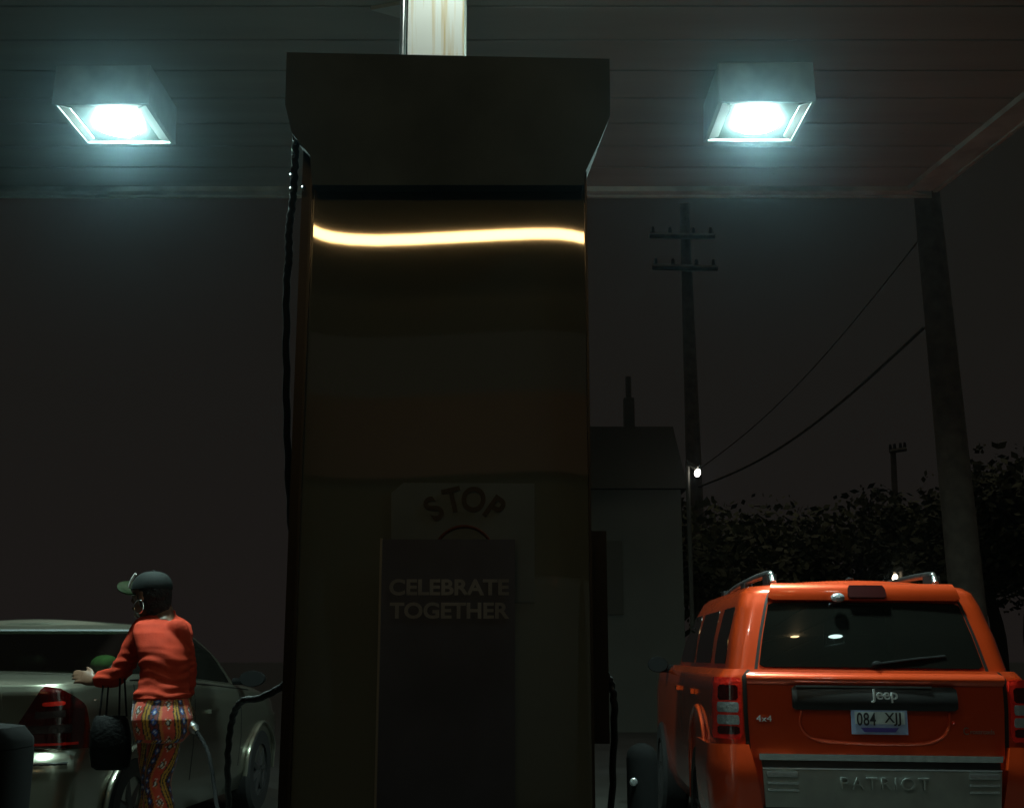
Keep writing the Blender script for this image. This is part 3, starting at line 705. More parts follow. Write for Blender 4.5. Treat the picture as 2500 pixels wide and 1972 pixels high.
bm = BM(); low.patch(bm, -.865, .865, zt_(low, zy(1881)), zt_(low, zy(1877.2)), .064, 30, 2); build("edge_strip", bm, M['silverlit'], ins)
for sg in (-1, 1):
    for yy in (1890, 1908, 1925):
        a, b = (.62, .84)
        bm = BM(); low.patch(bm, sg*a, sg*b, zt_(low, zy(yy+3)), zt_(low, zy(yy-3)), .068, 8, 3); build("ridge", bm, M['silverlit'], ins)
put_text("lettering", "PATRIOT", 0.085, Vector((.0, -.082, zy(1910))), M['silver'], ins, 0.006, sx=1.22, spacing=1.22)
# side windows
for sg in (-1, 1):
    for (y0, y1) in ((.30, .78), (.95, 1.75), (1.85, 2.75)):
        bm = BM()
        def sf0(v, y0=y0, sg=sg): return sg*gh.ybar(0.15+1.8*v, y0+.05*v)
        def sf1(v, y1=y1, sg=sg): return sg*gh.ybar(0.15+1.8*v, y1-(.28*v if y1 > 2.5 else .0))
        gh.patch(bm, sf0, sf1, .22, 1.93, .004, 14, 8, rnd=.05); build("side_window", bm, M['glass'], suv)
    # belt rail, handles, arch, mirror, rail
    bm = BM(); tube(bm, smooth_path([(sg*.485, .36, 1.60), (sg*.488, .40, 1.640), (sg*.49, .48, 1.655), (sg*.49, 1.0, 1.660), (sg*.49, 1.8, 1.645), (sg*.48, 2.25, 1.615), (sg*.47, 2.35, 1.60)], 8), .021, 10); rl = build("roof_rail", bm, M['steel'], suv)
    for yy in (.44, 1.3, 2.25):
        bm = BM(); box(bm, (sg*.49-.03, yy-.06, 1.585), (sg*.49+.03, yy+.08, 1.650)); build("rail_foot", bm, M['carblack'], rl, bevel=.012)
    bm = BM(); tube(bm, smooth_path([(sg*.885, .78-.0, .34), (sg*.886, .52, .60), (sg*.888, .62, .80), (sg*.888, .92, .90), (sg*.888, 1.22, .80), (sg*.886, 1.32, .6), (sg*.885, 1.3, .34)], 8), .022, 10, flat=.6); build("wheel_arch", bm, M['orange'], suv)
    bm = BM(); loft(bm, [ring((sg*.96, 2.95+q, 1.13), .085*k, .06*k, Vector((1, 0, 0)), Vector((0, 0, 1)), 16) for q, k in ((0, .93), (.01, 1), (.05, .95), (.09, .6), (.10, .3))]); tube(bm, [(sg*.82, 3.02, 1.1), (sg*.95, 3.0, 1.1)], .03, 8); build("wing_mirror", bm, M['sootpaint'], suv)
    for yy in (1.25, 2.15):
        bm = BM(); box(bm, (sg*.885-.02, yy-.1, .965), (sg*.885+.03, yy+.1, .995)); build("door_handle", bm, M['orange'], suv, bevel=.008)
    for yy in (.92, 3.52): wheel(suv, sg*.80, yy, .345, .215, sg)

# ================================================================== CHAMPAGNE SEDAN
sed = thing("champagne_sedan", "champagne silver sedan being refuelled, with triangular dark red rear lamp", "car", (-3.095, 6.17, 0.021), R(-4.0))
def prof(y):
    pts = [(0, 1.035), (.12, 1.05), (.45, 1.085), (1.2, 1.08), (2.4, 1.02), (3.3, .965), (3.5, .95), (4.2, .84), (4.5, .72)]
    for (a, za), (b, zb) in zip(pts, pts[1:]):
        if y <= b: return za+(zb-za)*max(0, (y-a))/(b-a)
    return pts[-1][1]
slow = Shell([LV(.20, .78, .05, 4.42, .2, .4, .10, .3), LV(.34, .845, -.01, 4.5, .22, .45, .12, .35), LV(.60, .865, -.03, 4.52, .22, .45, .12, .35), LV(.66, .865, -.02, 4.5, .22, .45, .12, .35),
              LV(lambda y: min(.72, prof(y)-.12), .866, .035, 4.48, .22, .45, .12, .35), LV(lambda y: prof(y)-.13, .862, .03, 4.45, .22, .45, .11, .35), LV(lambda y: prof(y)-.045, .845, .03, 4.42, .22, .45, .10, .34), LV(lambda y: prof(y)-.012, .815, .045, 4.38, .22, .45, .10, .33), LV(lambda y: prof(y), .775, .075, 4.33, .22, .45, .10, .32)])
bm = BM(); slow.mesh(bm, sub=4, cap=0.02); build("body", bm, M['champ'], sed)
sg_ = Shell([LV(lambda y: prof(y)-.015, .775, .47, 3.45, .16, .3, .10, .25), LV(1.20, .725, .86, 3.0, .15, .3, .09, .2), LV(1.335, .655, 1.24, 2.62, .14, .25, .08, .15), LV(1.375, .60, 1.38, 2.5, .14, .25, .07, .15)])
hs0, hs1 = .96, .96
bm = BM(); sg_.mesh(bm, hole=lambda q, t: abs(q) < 1.78 and .12 < t < 1.92, sub=8, cap=0.035); build("cabin", bm, M['champ'], sed)
bm = BM(); sg_.patch(bm, -1.85, 1.85, .07, 1.97, .004, 44, 16, depth=-.002); build("rear_window", bm, M['rearglass'], sed)
bm = BM(); sg_.patch(bm, -1.85, 1.85, 1.93, 2.02, .008, 30, 3); build("window_trim", bm, M['silverlit'], sed)
bm = BM(); sg_.patch(bm, -1.82, 1.82, .035, .09, .009, 30, 3); build("window_seal", bm, M['carblack'], sed)
bm = BM(); box(bm, (-.6, .75, .95), (.6, 1.45, 1.02)); box(bm, (-.6, 1.4, .55), (.6, 1.55, 1.10)); build("parcel_shelf", bm, M['carblack'], sed, bevel=.02)
for x in (-.38, .0, .38):
    bm = BM(); ellipsoid(bm, Vector((x, 1.42, 1.15)), (.12, .05, .07)); build("headrest", bm, M['carblack'], sed)
bm = BM(); ellipsoid(bm, Vector((.60, 1.10, 1.135)), (.085, .06, .055)); cu = build("cushion", bm, M['greencloth'], None)
cu.location = (0, 0, 0); cu.parent = sed; cu.name = "cushion"
bm = BM(); slow.patch(bm, -.80, .80, 5.02, 7.9, .004, 24, 10); tk = build("boot_lid", bm, M['champ'], sed)
# side windows
for sg in (-1, 1):
    for (y0, y1, d0, d1) in ((.98, 1.9, .34, .0), (1.98, 3.0, .0, -.46)):
        bm = BM()
        sg_.patch(bm, lambda v, y0=y0, d0=d0, sg=sg: sg*sg_.ybar(.1+1.85*v, y0+d0*v), lambda v, y1=y1, d1=d1, sg=sg: sg*sg_.ybar(.1+1.85*v, y1+d1*v), .1, 1.95, .004, 14, 8); build("side_window", bm, M['glass'], sed)
    bm = BM(); tube(bm, smooth_path([sg_.p(sg*(2+k/10), 1.99)+Vector((sg*.008, 0, 0)) for k in range(11)] + [sg_.p(sg*3.3, 1.5)+Vector((sg*.008, 0, 0)), sg_.p(sg*3.3, .8)+Vector((sg*.008, 0, 0)), sg_.p(sg*3.3, .1)+Vector((sg*.008, 0, 0))], 3), .009, 6); build("roof_trim", bm, M['champ'], sed)
    bm = BM(); slow.patch(bm, lambda v, sg=sg: sg*slow.ybar(5.5, .9), lambda v, sg=sg: sg*slow.ybar(5.5, 3.3), 6.25, 6.33, .006, 20, 2); build("belt_trim", bm, M['carblack'], sed)
    bm = BM(); loft(bm, [ring((sg*.96, 2.95+q, 1.02), .10*k, .06*k, Vector((1, 0, 0)), Vector((0, 0, 1)), 16) for q, k in ((0, .93), (.01, 1), (.05, .95), (.09, .6), (.10, .3))]); tube(bm, [(sg*.8, 3.02, 1.0), (sg*.93, 3.0, 1.0)], .025, 8); build("wing_mirror", bm, M['sootpaint'], sed)
    for yy in (1.35, 2.35):
        bm = BM(); box(bm, (sg*.862-.015, yy-.09, .80), (sg*.862+.028, yy+.09, .826)); build("door_handle", bm, M['champ'], sed, bevel=.007)
    for yy in (.95, 2.0, 3.05):
        bm = BM(); slow.patch(bm, sg*slow.ybar(4, yy), sg*(slow.ybar(4, yy)+.004), 1.2, 6.2, .001, 1, 12); build("door_gap", bm, M['carblack'], sed)
    for yy in (.98, 3.62):
        wheel(sed, sg*.77, yy, .315, .2, sg)
        bm = BM(); tube(bm, smooth_path([(sg*.855, yy-.38, .3), (sg*.872, yy-.33, .52), (sg*.875, yy, .68), (sg*.872, yy+.33, .52), (sg*.855, yy+.38, .3)], 8), .018, 8, flat=.5); build("wheel_arch", bm, M['champ'], sed)
    # triangular tail light, wraps the corner
    def a_(v, sg=sg): return sg*(.78 + (1.28-.78)*v**.95)
    def b_(v, sg=sg): return sg*(2.01 + (1.30-2.01)*v**1.5)
    bm = BM(); slow.patch(bm, a_, b_, 3.95, 6.55, .014, 20, 18); tl = build("taillight", bm, M['darkredlens'], sed)
    bm = BM(); slow.patch(bm, sg*.85, sg*1.70, 4.10, 4.16, .019, 16, 2); build("red_strip", bm, M['redlens'], tl)
    for (u0, u1, t0, t1) in ((1.0, 1.6, 4.40, 4.60), (1.1, 1.5, 4.78, 4.95)):
        bm = BM(); slow.patch(bm, sg*u0, sg*u1, t0, t1, .0155, 12, 3); build("clear_lens", bm, mat("smoked lens", (.07, .05, .05), .1, .5, bump=.8, bscale=40), tl)
    bm = BM(); slow.patch(bm, sg*1.2, sg*1.5, 5.15, 5.4, .018, 8, 4, rnd=.2); build("red_lens", bm, M['redlens'], tl)
bm = BM(); slow.patch(bm, -1.7, 1.7, 1.0, 3.6, lambda u, v: .018+.02*math.sin(math.pi*min(1, v*1.1)), 44, 12); sb = build("bumper", bm, M['champ'], sed)
bm = BM(); slow.patch(bm, -1.6, 1.6, 2.86, 2.96, .040, 40, 2); build("bumper_strip", bm, M['silverlit'], sb)
bm = BM(); slow.patch(bm, -1.6, 1.6, 2.70, 2.85, .033, 40, 2); build("bumper_groove", bm, M['carblack'], sb)

# ================================================================== PERSON
PY = 6.0; SCL = PY/5.8
def Q(px, py, dy=0.0): return P(px, py, PY+dy)
per_base = Q(392, 1700); per = thing("person", "person seen from behind in a red sweater, patterned flared trousers and dark cap", "person", (per_base.x, PY, 0.021))
fx = Vector((-.60, .80, 0)).normalized(); rx = Vector((.80, .60, 0)).normalized()     # facing, right-hand side
def arm_path(pts): return smooth_path(pts, 6)
def tube_r(pts, rads, k=6):
    sp_ = smooth_path(pts, k); n = len(sp_); rs = []
    for i in range(n):
        q = i/(n-1)*(len(rads)-1); j = min(int(q), len(rads)-2); rs.append(rads[j]*(1-(q-j))+rads[j+1]*(q-j))
    return sp_, rs
# joints
neck0 = Q(399, 1500, .16); neck1 = Q(386, 1466, .18)
shL = Q(346, 1536, .17); elL = Q(292, 1642, .15); wrL = Q(236, 1661, .24); 
shR = Q(438, 1543, .06); elR = Q(460, 1634, .10); wrR = Q(455, 1715, .15)
def torso_rings(add, n=28, lo=1.0):
    prof_ = [(1489, 396, .058, .056, .175),  # py, cx, half width (r), half depth (f)
        (1500, 398, .055, .050, .17), (1512, 398, .100, .066, .155), (1524, 399, .134, .080, .13), (1545, 399, .142, .092, .09), (1580, 401, .128, .093, .04), (1610, 402, .114, .090, .01), (1640, 402, .110, .084, .0), (1668, 400, .110, .086, -.01), (1690, 396, .126, .097, -.025), (1706, 396, .132, .104, -.03)]
    rings_ = []
    for py_, cx_, hw, hd, dy_ in prof_:
        c = Q(cx_, py_, dy_); rings_.append(ring(c, hw+add, hd+add, rx, fx, n))
    return rings_
# body (one continuous surface)
bm = BM()
hc = Q(368, 1450, .17); 
up = Vector((0, 0, 1)); hf = Vector((-.93, .36, -.10)).normalized(); hr = hf.cross(up).normalized(); hu = hr.cross(hf).normalized()
HR = Matrix((hr, hf, hu)).transposed()
def hp(x, y, z): return hc + (hr*x + hf*y + hu*z)*SCL
ellipsoid(bm, hc + hu*.012, (.074, .094, .098), HR, 28, 20)                 # skull
ellipsoid(bm, hp(0, .040, -.055), (.052, .052, .058), HR)                    # jaw
ellipsoid(bm, hp(0, .082, -.092), (.020, .018, .016), HR)                    # chin
tube(bm, [hp(0, .088, .010), hp(0, .106, -.022), hp(0, .098, -.034)], [.009, .014, .010], 10)   # nose
for s in (-1, 1):
    ellipsoid(bm, hp(s*.030, .082, .006), (.016, .012, .010), HR)            # eyelids
    ellipsoid(bm, hp(s*.076, -.004, -.012), (.009, .020, .030), HR)          # ears
ellipsoid(bm, hp(0, .094, -.056), (.024, .012, .006), HR); ellipsoid(bm, hp(0, .092, -.067), (.020, .012, .006), HR)   # lips
p_, r_ = tube_r([hp(0, -.012, -.06), neck1, neck0, Q(399, 1530, .12)], [.050, .047, .052, .06]); tube(bm, p_, r_, 18)
loft(bm, torso_rings(-.018))
loft(bm, [ring(Q(397, y_, -.045), a, b, rx, fx) for y_, a, b in ((1700, .095, .075), (1720, .112, .09), (1760, .115, .10), (1790, .095, .085), (1805, .06, .05))])
def arm(pts, rads): 
    p, r = tube_r(pts, rads); tube(bm, p, r, 14); ellipsoid(bm, Vector(pts[0]), (rads[0],)*3, u=12, v=8)
arm([Q(368, 1532, .15), shL, elL, wrL], [.044, .046, .036, .024])
arm([Q(426, 1534, .08), shR, elR, wrR], [.044, .044, .034, .023])
# hands: palm, four bent fingers, thumb
def hand(w, d, n, s, spread=.019, curl=.35):
    """w wrist, d direction, n back-of-hand normal, s across (towards thumb)"""
    d, n, s = d.normalized(), n.normalized(), s.normalized()
    loft(bm, [ring(w - d*.01, .022, .016, s, n, 12), ring(w + d*.025, .034, .016, s, n, 12), ring(w + d*.06, .041, .015, s, n, 12), ring(w + d*.085, .039, .012, s, n, 12)])
    for k, L in enumerate((.070, .078, .072, .056)):
        o = w + d*.080 + s*(.028 - k*.0185); dd = (d + s*(.05 - .04*k)).normalized()
        a = o + dd*L*.42 - n*L*.10*curl*2; b = a + (dd - n*curl).normalized()*L*.33; c = b + (dd - n*curl*2).normalized()*L*.28
        tube(bm, [o, a, b, c], [.0095, .009, .0082, .0065], 8); ellipsoid(bm, c, (.0065,)*3, u=8, v=6); ellipsoid(bm, a, (.0095,)*3, u=8, v=6)
    t0 = w + d*.028 + s*.030; t1 = t0 + (d*.5+s*.8-n*.15).normalized()*.034; t2 = t1 + (d*.85+s*.4-n*.2).normalized()*.030
    tube(bm, [t0, t1, t2], [.013, 0.009, .0075], 8); ellipsoid(bm, t2, (.0075,)*3, u=8, v=6)
hand(wrL, Q(200, 1652, .26)-wrL, Vector((.05, -.75, .65)), Vector((-.1, .45, .8)))
hand(wrR, Vector((-.12, .30, -.9)), Vector((.8, -.6, 0)), Vector((.5, .7, 0)), curl=.7)
# legs
hipR, knR, anR = Q(404, 1790, -.01), Q(386, 1915, .0), Q(404, 2130, -.06); hipL, knL, anL = Q(376, 1790, .09), Q(378, 1912, .15), Q(378, 2128, .14)
anR.z = .09; anL.z = .09
for a, b, c in ((hipR, knR, anR), (hipL, knL, anL)):
    p, r = tube_r([a, b, c], [.062, .050, .036]); tube(bm, p, r, 16)
    ellipsoid(bm, Vector((c.x, c.y, .055))+fx*.05, (.040, .10, .034), Matrix((rx, fx, up)).transposed())
me = remeshed(bm, .0055, 5, .5)
body = link("body", me, M['skin'], per, world=True, angle=180)
# hair below the cap
bm = BM(); ellipsoid(bm, hp(0, -.022, .0), (.082, .088, .098), HR, 30, 22); ellipsoid(bm, hp(0, -.055, -.065), (.060, .052, .062), HR); ellipsoid(bm, hp(0, -.045, -.10), (.050, .045, .040), HR)
me = remeshed(bm, .006, 4); 
NO = [v.normal.copy() for v in me.vertices]
for v, vn in zip(me.vertices, NO):
    v.co += vn*noise.noise(v.co*60)*.006
hair = link("hair", me, M['hair'], per, world=True, angle=180)
# cap
cu_ = (hu + hf*-.14).normalized(); cf_ = (hf + hu*.10).normalized(); cr_ = cf_.cross(cu_).normalized()
def cp(x, y, z): return hc + (hr*x + cf_*y + cu_*z)*SCL
bm = BM(); NR = 16; rings_ = []
for j in range(NR+1):
    a = math.pi/2*j/NR*.985; rad = math.cos(a)**.75; z = math.sin(a)
    rings_.append([cp(.088*rad*math.cos(2*math.pi*k/32), -.004+.106*rad*math.sin(2*math.pi*k/32), .024+.088*z) for k in range(32)])
inner = [[hc + (p-hc)*.955 for p in r] for r in rings_]
loft(bm, [inner[-1]] + inner[::-1][1:] + rings_, cap0=True, cap1=True)
ellipsoid(bm, cp(0, -.004, .113), (.009, .009, .005), HR, 10, 6)
cap = build("cap", bm, M['cap'], per, world=True)
bm = BM(); up_r = []; lo_r = []
NB = 20
for j in range(6):
    v = j/5; ru = []; rl_ = []
    for i in range(NB+1):
        a = math.pi*(i/NB); ca, sa = math.cos(a), math.sin(a)
        x = .082*ca*(1-.10*v); y = .060*sa + .030 + v*(.105*sa**.55 if sa > 0 else 0)
        z = .036 - .030*(ca*ca) + .034*v - .010*v*v + .42*x*min(1, .3+v)
        ru.append(bm.verts.new(cp(x, y, z+.003))); rl_.append(bm.verts.new(cp(x, y, z-.003)))
    up_r.append(ru); lo_r.append(rl_)
for j in range(5):
    for i in range(NB):
        bm.faces.new((up_r[j][i], up_r[j][i+1], up_r[j+1][i+1], up_r[j+1][i])); bm.faces.new((lo_r[j][i], lo_r[j+1][i], lo_r[j+1][i+1], lo_r[j][i+1]))
for i in range(NB): bm.faces.new((up_r[5][i], up_r[5][i+1], lo_r[5][i+1], lo_r[5][i]))
build("brim", bm, M['brim'], cap, world=True)
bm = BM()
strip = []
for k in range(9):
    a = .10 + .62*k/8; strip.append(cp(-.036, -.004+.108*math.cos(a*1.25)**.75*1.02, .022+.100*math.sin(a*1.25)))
tube(bm, strip, .006, 6, flat=.6); build("piping", bm, M['white'], cap, world=True)  # pale strip modelled in place of the lit highlight on the crown
# hoop earring
bm = BM(); ec = hp(.080, .008, -.062) if False else hp(-.084, .004, -.064)
hoop = [ec + hf*(math.cos(a)*.028) + hu*(math.sin(a)*.034) + hr*(-.004) for a in [2*math.pi*k/32 for k in range(32)]]
tube(bm, hoop, .0022, 8, closed=True); build("hoop_earring", bm, M['chrome'], per, world=True)
bm = BM(); ec = hp(.084, .004, -.064); hoop = [ec + hf*(math.cos(a)*.028) + hu*(math.sin(a)*.034) for a in [2*math.pi*k/32 for k in range(32)]]
tube(bm, hoop, .0022, 8, closed=True); build("hoop_earring", bm, M['chrome'], per, world=True)
# sweater
bm = BM(); loft(bm, torso_rings(.006), cap0=True, cap1=True)
def sleeve(pts, rads):
    p, r = tube_r(pts, rads, 8); tube(bm, p, r, 18); ellipsoid(bm, Vector(pts[0]), (rads[0],)*3, u=12, v=8)
sleeve([Q(372, 1534, .15), shL, elL, Q(240, 1659, .21)], [.052, .054, .052, .040])
sleeve([Q(426, 1538, .08), shR, elR, Q(457, 1698, .14)], [.050, .050, .042, .030])
me = remeshed(bm, .0065, 8, .5)
NO = [v.normal.copy() for v in me.vertices]
for v, vn in zip(me.vertices, NO):
    c = v.co; dz = P(400, 1600, PY).z - c.z
    w = max(0.0, min(1.0, (dz+.05)/.10)); 
    fold = math.sin(c.z*150 + noise.noise(c*7)*6 + (c.x)*9)
    v.co += vn*(fold*.0060*w*(.5+.5*noise.noise(c*11)) + noise.noise(c*16)*.005)
link("sweater", me, M['sweater'], per, world=True, angle=180)
# trousers with woven pattern
bm = BM()
loft(bm, [ring(Q(cx_, y_, -.02 - .03*min(1, max(0, (y_-1690)/60))), a, b, rx, fx, 32) for y_, cx_, a, b in ((1684, 394, .122, .094), (1700, 394, .128, .100), (1725, 395, .138, .112), (1755, 396, .143, .126), (1785, 395, .136, .122), (1810, 388, .11, .10))])
for (a, b, c, s) in ((hipR, knR, anR, 0), (hipL, knL, anL, 1)):
    cB = Vector((c.x, c.y, .055)); mid = b.lerp(cB, .42)
    p, r = tube_r([a + Vector((0, 0, .02)), a.lerp(b, .5), b, mid, cB], [.086, .074, .062, .082, .140], 10); tube(bm, p, r, 28)
me = remeshed(bm, .0065, 6, .5)
NO = [v.normal.copy() for v in me.vertices]
for v, vn in zip(me.vertices, NO):
    c = v.co; v.co += vn*(noise.noise(Vector((c.x*14, c.y*14, c.z*4)))*.006)
ca = me.color_attributes.new("pattern", 'FLOAT_COLOR', 'POINT')
RED, ORG, BLK, YEL, BLU, WHT, MAR = (.62, .055, .025), (.60, .16, .03), (.008, .008, .010), (.60, .30, .03), (.05, .10, .42), (.72, .70, .66), (.20, .02, .03)
def legc(c):
    z = c.z
    def at(a, b, d):
        if z > b.z: u = (a.z-z)/(a.z-b.z); return a.lerp(b, max(-1, min(1, u)))
        return b.lerp(d, (b.z-z)/(b.z-d.z))
    A = at(hipR, knR, anR); B = at(hipL, knL, anL)
    if z > hipR.z-.02: return Q(397, 1760), .15
    dA, dB = (Vector((c.x-A.x, c.y-A.y)).length, Vector((c.x-B.x, c.y-B.y)).length)
    return (A, dA) if dA < dB else (B, dB)
def pattern(c):
    o, rad = legc(c); d = c-o; ang = math.atan2(d.dot(fx), d.dot(rx))      # -pi/2 = back
    rad = max(.06, min(.16, rad)); u = ang*rad*.92 + .008*math.sin(c.z*22) + .5; v = c.z
    P_ = .118; q = (u/P_) % 1.0*P_
    if q < .044:                                   # red band with concentric diamonds
        x = (q-.022)/.022; y = ((v+(.03 if int(u/P_) % 2 else 0)) % .085-.0425)/.034
        m = abs(x)+abs(y)
        if m < .30: return WHT
        if m < .55: return BLK
        if m < .72: return ORG
        if m < .86: return WHT if int(v*200) % 2 else RED
        return RED
    q -= .044
    if q < .005: return BLK
    if q < .013: return YEL
    if q < .018: return BLK
    if q < .026: return YEL
    if q < .032: return BLK
    if q < .058:                                   # blue and white lozenges
        x = (q-.045)/.013; y = (v % .046-.023)/.020; m = abs(x)+abs(y)
        return WHT if m < .38 else (BLU if m < .85 else (BLK if m < 1.25 else MAR))
    if q < .063: return BLK
    return ORG
cols = []
for v in me.vertices:
    k = pattern(v.co)
    if v.co.z > Q(397, 1706).z:
        k = RED if (math.atan2((v.co-Q(397, 1700)).dot(fx), (v.co-Q(397, 1700)).dot(rx))*6) % 2 < 1.25 else k
        x = ((math.atan2((v.co-Q(397, 1700)).dot(fx), (v.co-Q(397, 1700)).dot(rx))*6) % 2-.62)/.4; y = (v.co.z-Q(397, 1696).z)/.018
        m = abs(x)+abs(y)
        if m < .45: k = WHT
        elif m < .75: k = BLK
    cols += [*k, 1.0]
ca.data.foreach_set('color', cols)
link("trousers", me, M['pants'], per, world=True, angle=180)
bm = BM()
for c in (anR, anL):
    ellipsoid(bm, Vector((c.x, c.y, .055))+fx*.05, (.046, .125, .040), Matrix((rx, fx, up)).transposed()); box(bm, Vector((c.x, c.y, 0.021))-Vector((.04, .05, 0)), Vector((c.x, c.y, .05))+Vector((.04, .05, 0)))
build("shoes", bm, M['leather'], per, world=True)

# ------------------------------------------------------------------ handbag hanging from the left forearm
bagc = Q(272, 1800, .12)
bag = thing("handbag", "black leather handbag with four thin straps hanging from the forearm of the person", "handbag", (bagc.x, bagc.y, Q(272, 1885, .12).z))
bm = BM(); n_ = 28; rr2 = []
for (yy, hw, hd) in ((1878, .070, .035), (1870, .092, .048), (1835, .102, .052), (1790, .098, .048), (1756, .085, .035), (1746, .072, .018)):
    c = Q(270, yy, .12); rr2.append([c + Vector((math.copysign(abs(math.cos(a))**.6, math.cos(a))*hw, math.copysign(abs(math.sin(a))**.7, math.sin(a))*hd, 0)) for a in [2*math.pi*k/n_ for k in range(n_)]])
loft(bm, rr2); build("pouch", bm, M['leather'], bag, world=True)
for x0, x1 in ((254, 243), (266, 259), (293, 291), (304, 309)):
    bm = BM(); tube(bm, [Q(x0, 1655, .10 if x0 > 280 else .16), Q((x0+x1)/2, 1700, .12), Q(x1, 1748, .12)], .0048, 8); build("strap", bm, M['leather'], bag, world=True)

SCL = 1.0
# ================================================================== SMALLER THINGS ON THE FORECOURT
bol = thing("bollard", "dark steel bollard with a pale round reflector in front of the SUV's flank", "bollard", (P(1568, 1900, 7.4).x, 7.4, 0.02))
bx0, bx1 = P(1530, 1900, 7.4), P(1606, 1900, 7.4); br_ = (bx1.x-bx0.x)/2; bz = P(1568, 1822, 7.4).z
bm = BM(); loft(bm, [ring((0, 0, z), r, r, n=28) for z, r in ((0, br_), (bz-.09, br_), (bz-.05, br_*.93), (bz-.02, br_*.7), (bz, br_*.25))]); build("post", bm, M['sootpaint'], bol)
rp = P(1547, 1908, 7.4-br_*.92)
bm = BM(); ellipsoid(bm, rp, (.024, .008, .024)); build("reflector_disc", bm, M['silverlit'], bol, world=True)
bn = thing("litter_bin", "dark brown litter bin at the left edge in front of the sedan", "litter bin", (P(-60, 1900, 3.6).x, 3.6, 0.02))
bm = BM(); wb = P(50, 1850, 3.6).x - P(-60, 1850, 3.6).x; tb = P(0, 1782, 3.6).z
loft(bm, [[Vector((math.copysign(abs(math.cos(a))**.35, math.cos(a))*w, math.copysign(abs(math.sin(a))**.35, math.sin(a))*w, z)) for a in [2*math.pi*k/40 for k in range(40)]] for z, w in ((0, wb*.92), (tb-.09, wb), (tb-.07, wb*.985))]); build("bin_body", bm, M['sootpaint'], bn)
bm = BM(); loft(bm, [[Vector((math.copysign(abs(math.cos(a))**.4, math.cos(a))*w, math.copysign(abs(math.sin(a))**.4, math.sin(a))*w, z)) for a in [2*math.pi*k/40 for k in range(40)]] for z, w in ((tb-.068, wb*1.0), (tb-.045, wb*.99), (tb-.01, wb*.8), (tb, wb*.3))]); build("lid", bm, M['sootpaint'], bn)

# ================================================================== BACKGROUND
# right: low building left of the pole
b2y = 20.0
b2 = thing("low_building", "low grey building with dark roof box behind the pump", "building", (P(1550, 1500, b2y).x, b2y, 0))
xa, xb = P(1380, 1400, b2y).x, P(1668, 1400, b2y).x
bm = BM(); box(bm, (xa, b2y, 0), (xb, b2y+6, P(1500, 1195, b2y).z)); build("wall", bm, M['wallgrey'], b2, world=True, smooth=False)
zz = P(1500, 1195, b2y).z; zt2 = P(1500, 1045, b2y).z
bm = BM(); prism(bm, [Vector((xa, b2y-.15, zz+.003)), Vector((xb+.1, b2y-.15, zz+.003)), Vector((P(1640, 1045, b2y).x, b2y-.15, zt2)), Vector((xa, b2y-.15, zt2))], (0, 6.3, 0)); rf_ = build("roof", bm, M['roofdark'], b2, world=True, smooth=False)
ax_ = P(1541, 1000, b2y).x; at_ = P(1541, 955, b2y).z
bm = BM(); box(bm, (ax_-.09, b2y+.3, zt2), (ax_+.09, b2y+.5, zt2+.6)); tube(bm, [(ax_, b2y+.4, zt2+.4), (ax_, b2y+.4, at_+.35)], .05, 8); build("chimney", bm, M['roofdark'], rf_, world=True, smooth=False)
dwx0, dwx1 = P(1475, 1400, b2y).x, P(1520, 1400, b2y).x
bm = BM(); box(bm, (dwx0, b2y-.04, P(1500, 1500, b2y).z), (dwx1, b2y-.003, P(1500, 1320, b2y).z)); build("window", bm, M['roofdark'], b2, world=True, smooth=False)
# utility poles
def pole(name, label, pts, rads, Y, arms, loc_px):
    t = thing(name, label, "utility pole", (P(*loc_px, Y).x, Y, 0), 0, "utility poles behind the forecourt")
    bm = BM(); tube(bm, pts, rads, 14); build("post", bm, M['wood'], t, world=True)
    for (xa_, ya__, xb_, yb__) in arms:
        bm = BM(); tube(bm, [P(xa_, ya__, Y-.2), P(xb_, yb__, Y-.2)], .07, 6); arm_ = build("crossarm", bm, M['wood'], t, world=True)
        for u in (.06, .32, .68, .94):
            q = P(xa_, ya__, Y-.2).lerp(P(xb_, yb__, Y-.2), u); bm = BM(); tube(bm, [q+Vector((0, 0, .06)), q+Vector((0, 0, .2))], [.05, .035], 8); build("insulator", bm, M['darkplastic'], arm_, world=True)
    return t
Yp = 26.0
top = P(1671, 500, Yp); bot = P(1696, 1200, Yp); bot2 = bot + (bot-top)*((bot.z)/(top.z-bot.z))
pole("utility_pole", "tall wooden utility pole with two crossarms right of the pump", [bot2, bot, top], [.20, .18, .11], Yp, [(1585, 575, 1745, 577), (1592, 652, 1752, 655)], (1690, 1500))
Yq = 17.0
top = P(2262, 470, Yq); bot = P(2345, 1300, Yq); bot2 = bot + (bot-top)*(bot.z/(top.z-bot.z))
pole("utility_pole", "thick leaning wooden pole near the right edge behind the SUV", [bot2, bot, top], [.26, .235, .19], Yq, [], (2330, 1500))
Ys = 34.0
a, b = P(2180, 1095, Ys), P(2195, 1420, Ys)
pole("utility_pole", "short thin pole above the SUV roof among the trees", [Vector((b.x, Ys, 0)), b, a], [.11, .10, .08], Ys, [(2172, 1102, 2212, 1096)], (2190, 1500))
# wires
wr = thing("overhead_wires", "dark overhead wires slanting from the near pole to the far pole", "wires", (P(1700, 1150, Yp).x, Yp, 0))
for (pa, pb, r, ya1, yb1) in (((1700, 1190), (2255, 800), .026, 26, 17), ((1700, 1150), (2264, 560), .012, 26, 17)):
    A_, B_ = P(*pa, ya1), P(*pb, yb1); pts = [A_.lerp(B_, k/20) - Vector((0, 0, .35*math.sin(math.pi*k/20))) for k in range(21)]
    bm = BM(); tube(bm, pts, r, 6); build("wire", bm, M['wood'], wr, world=True)
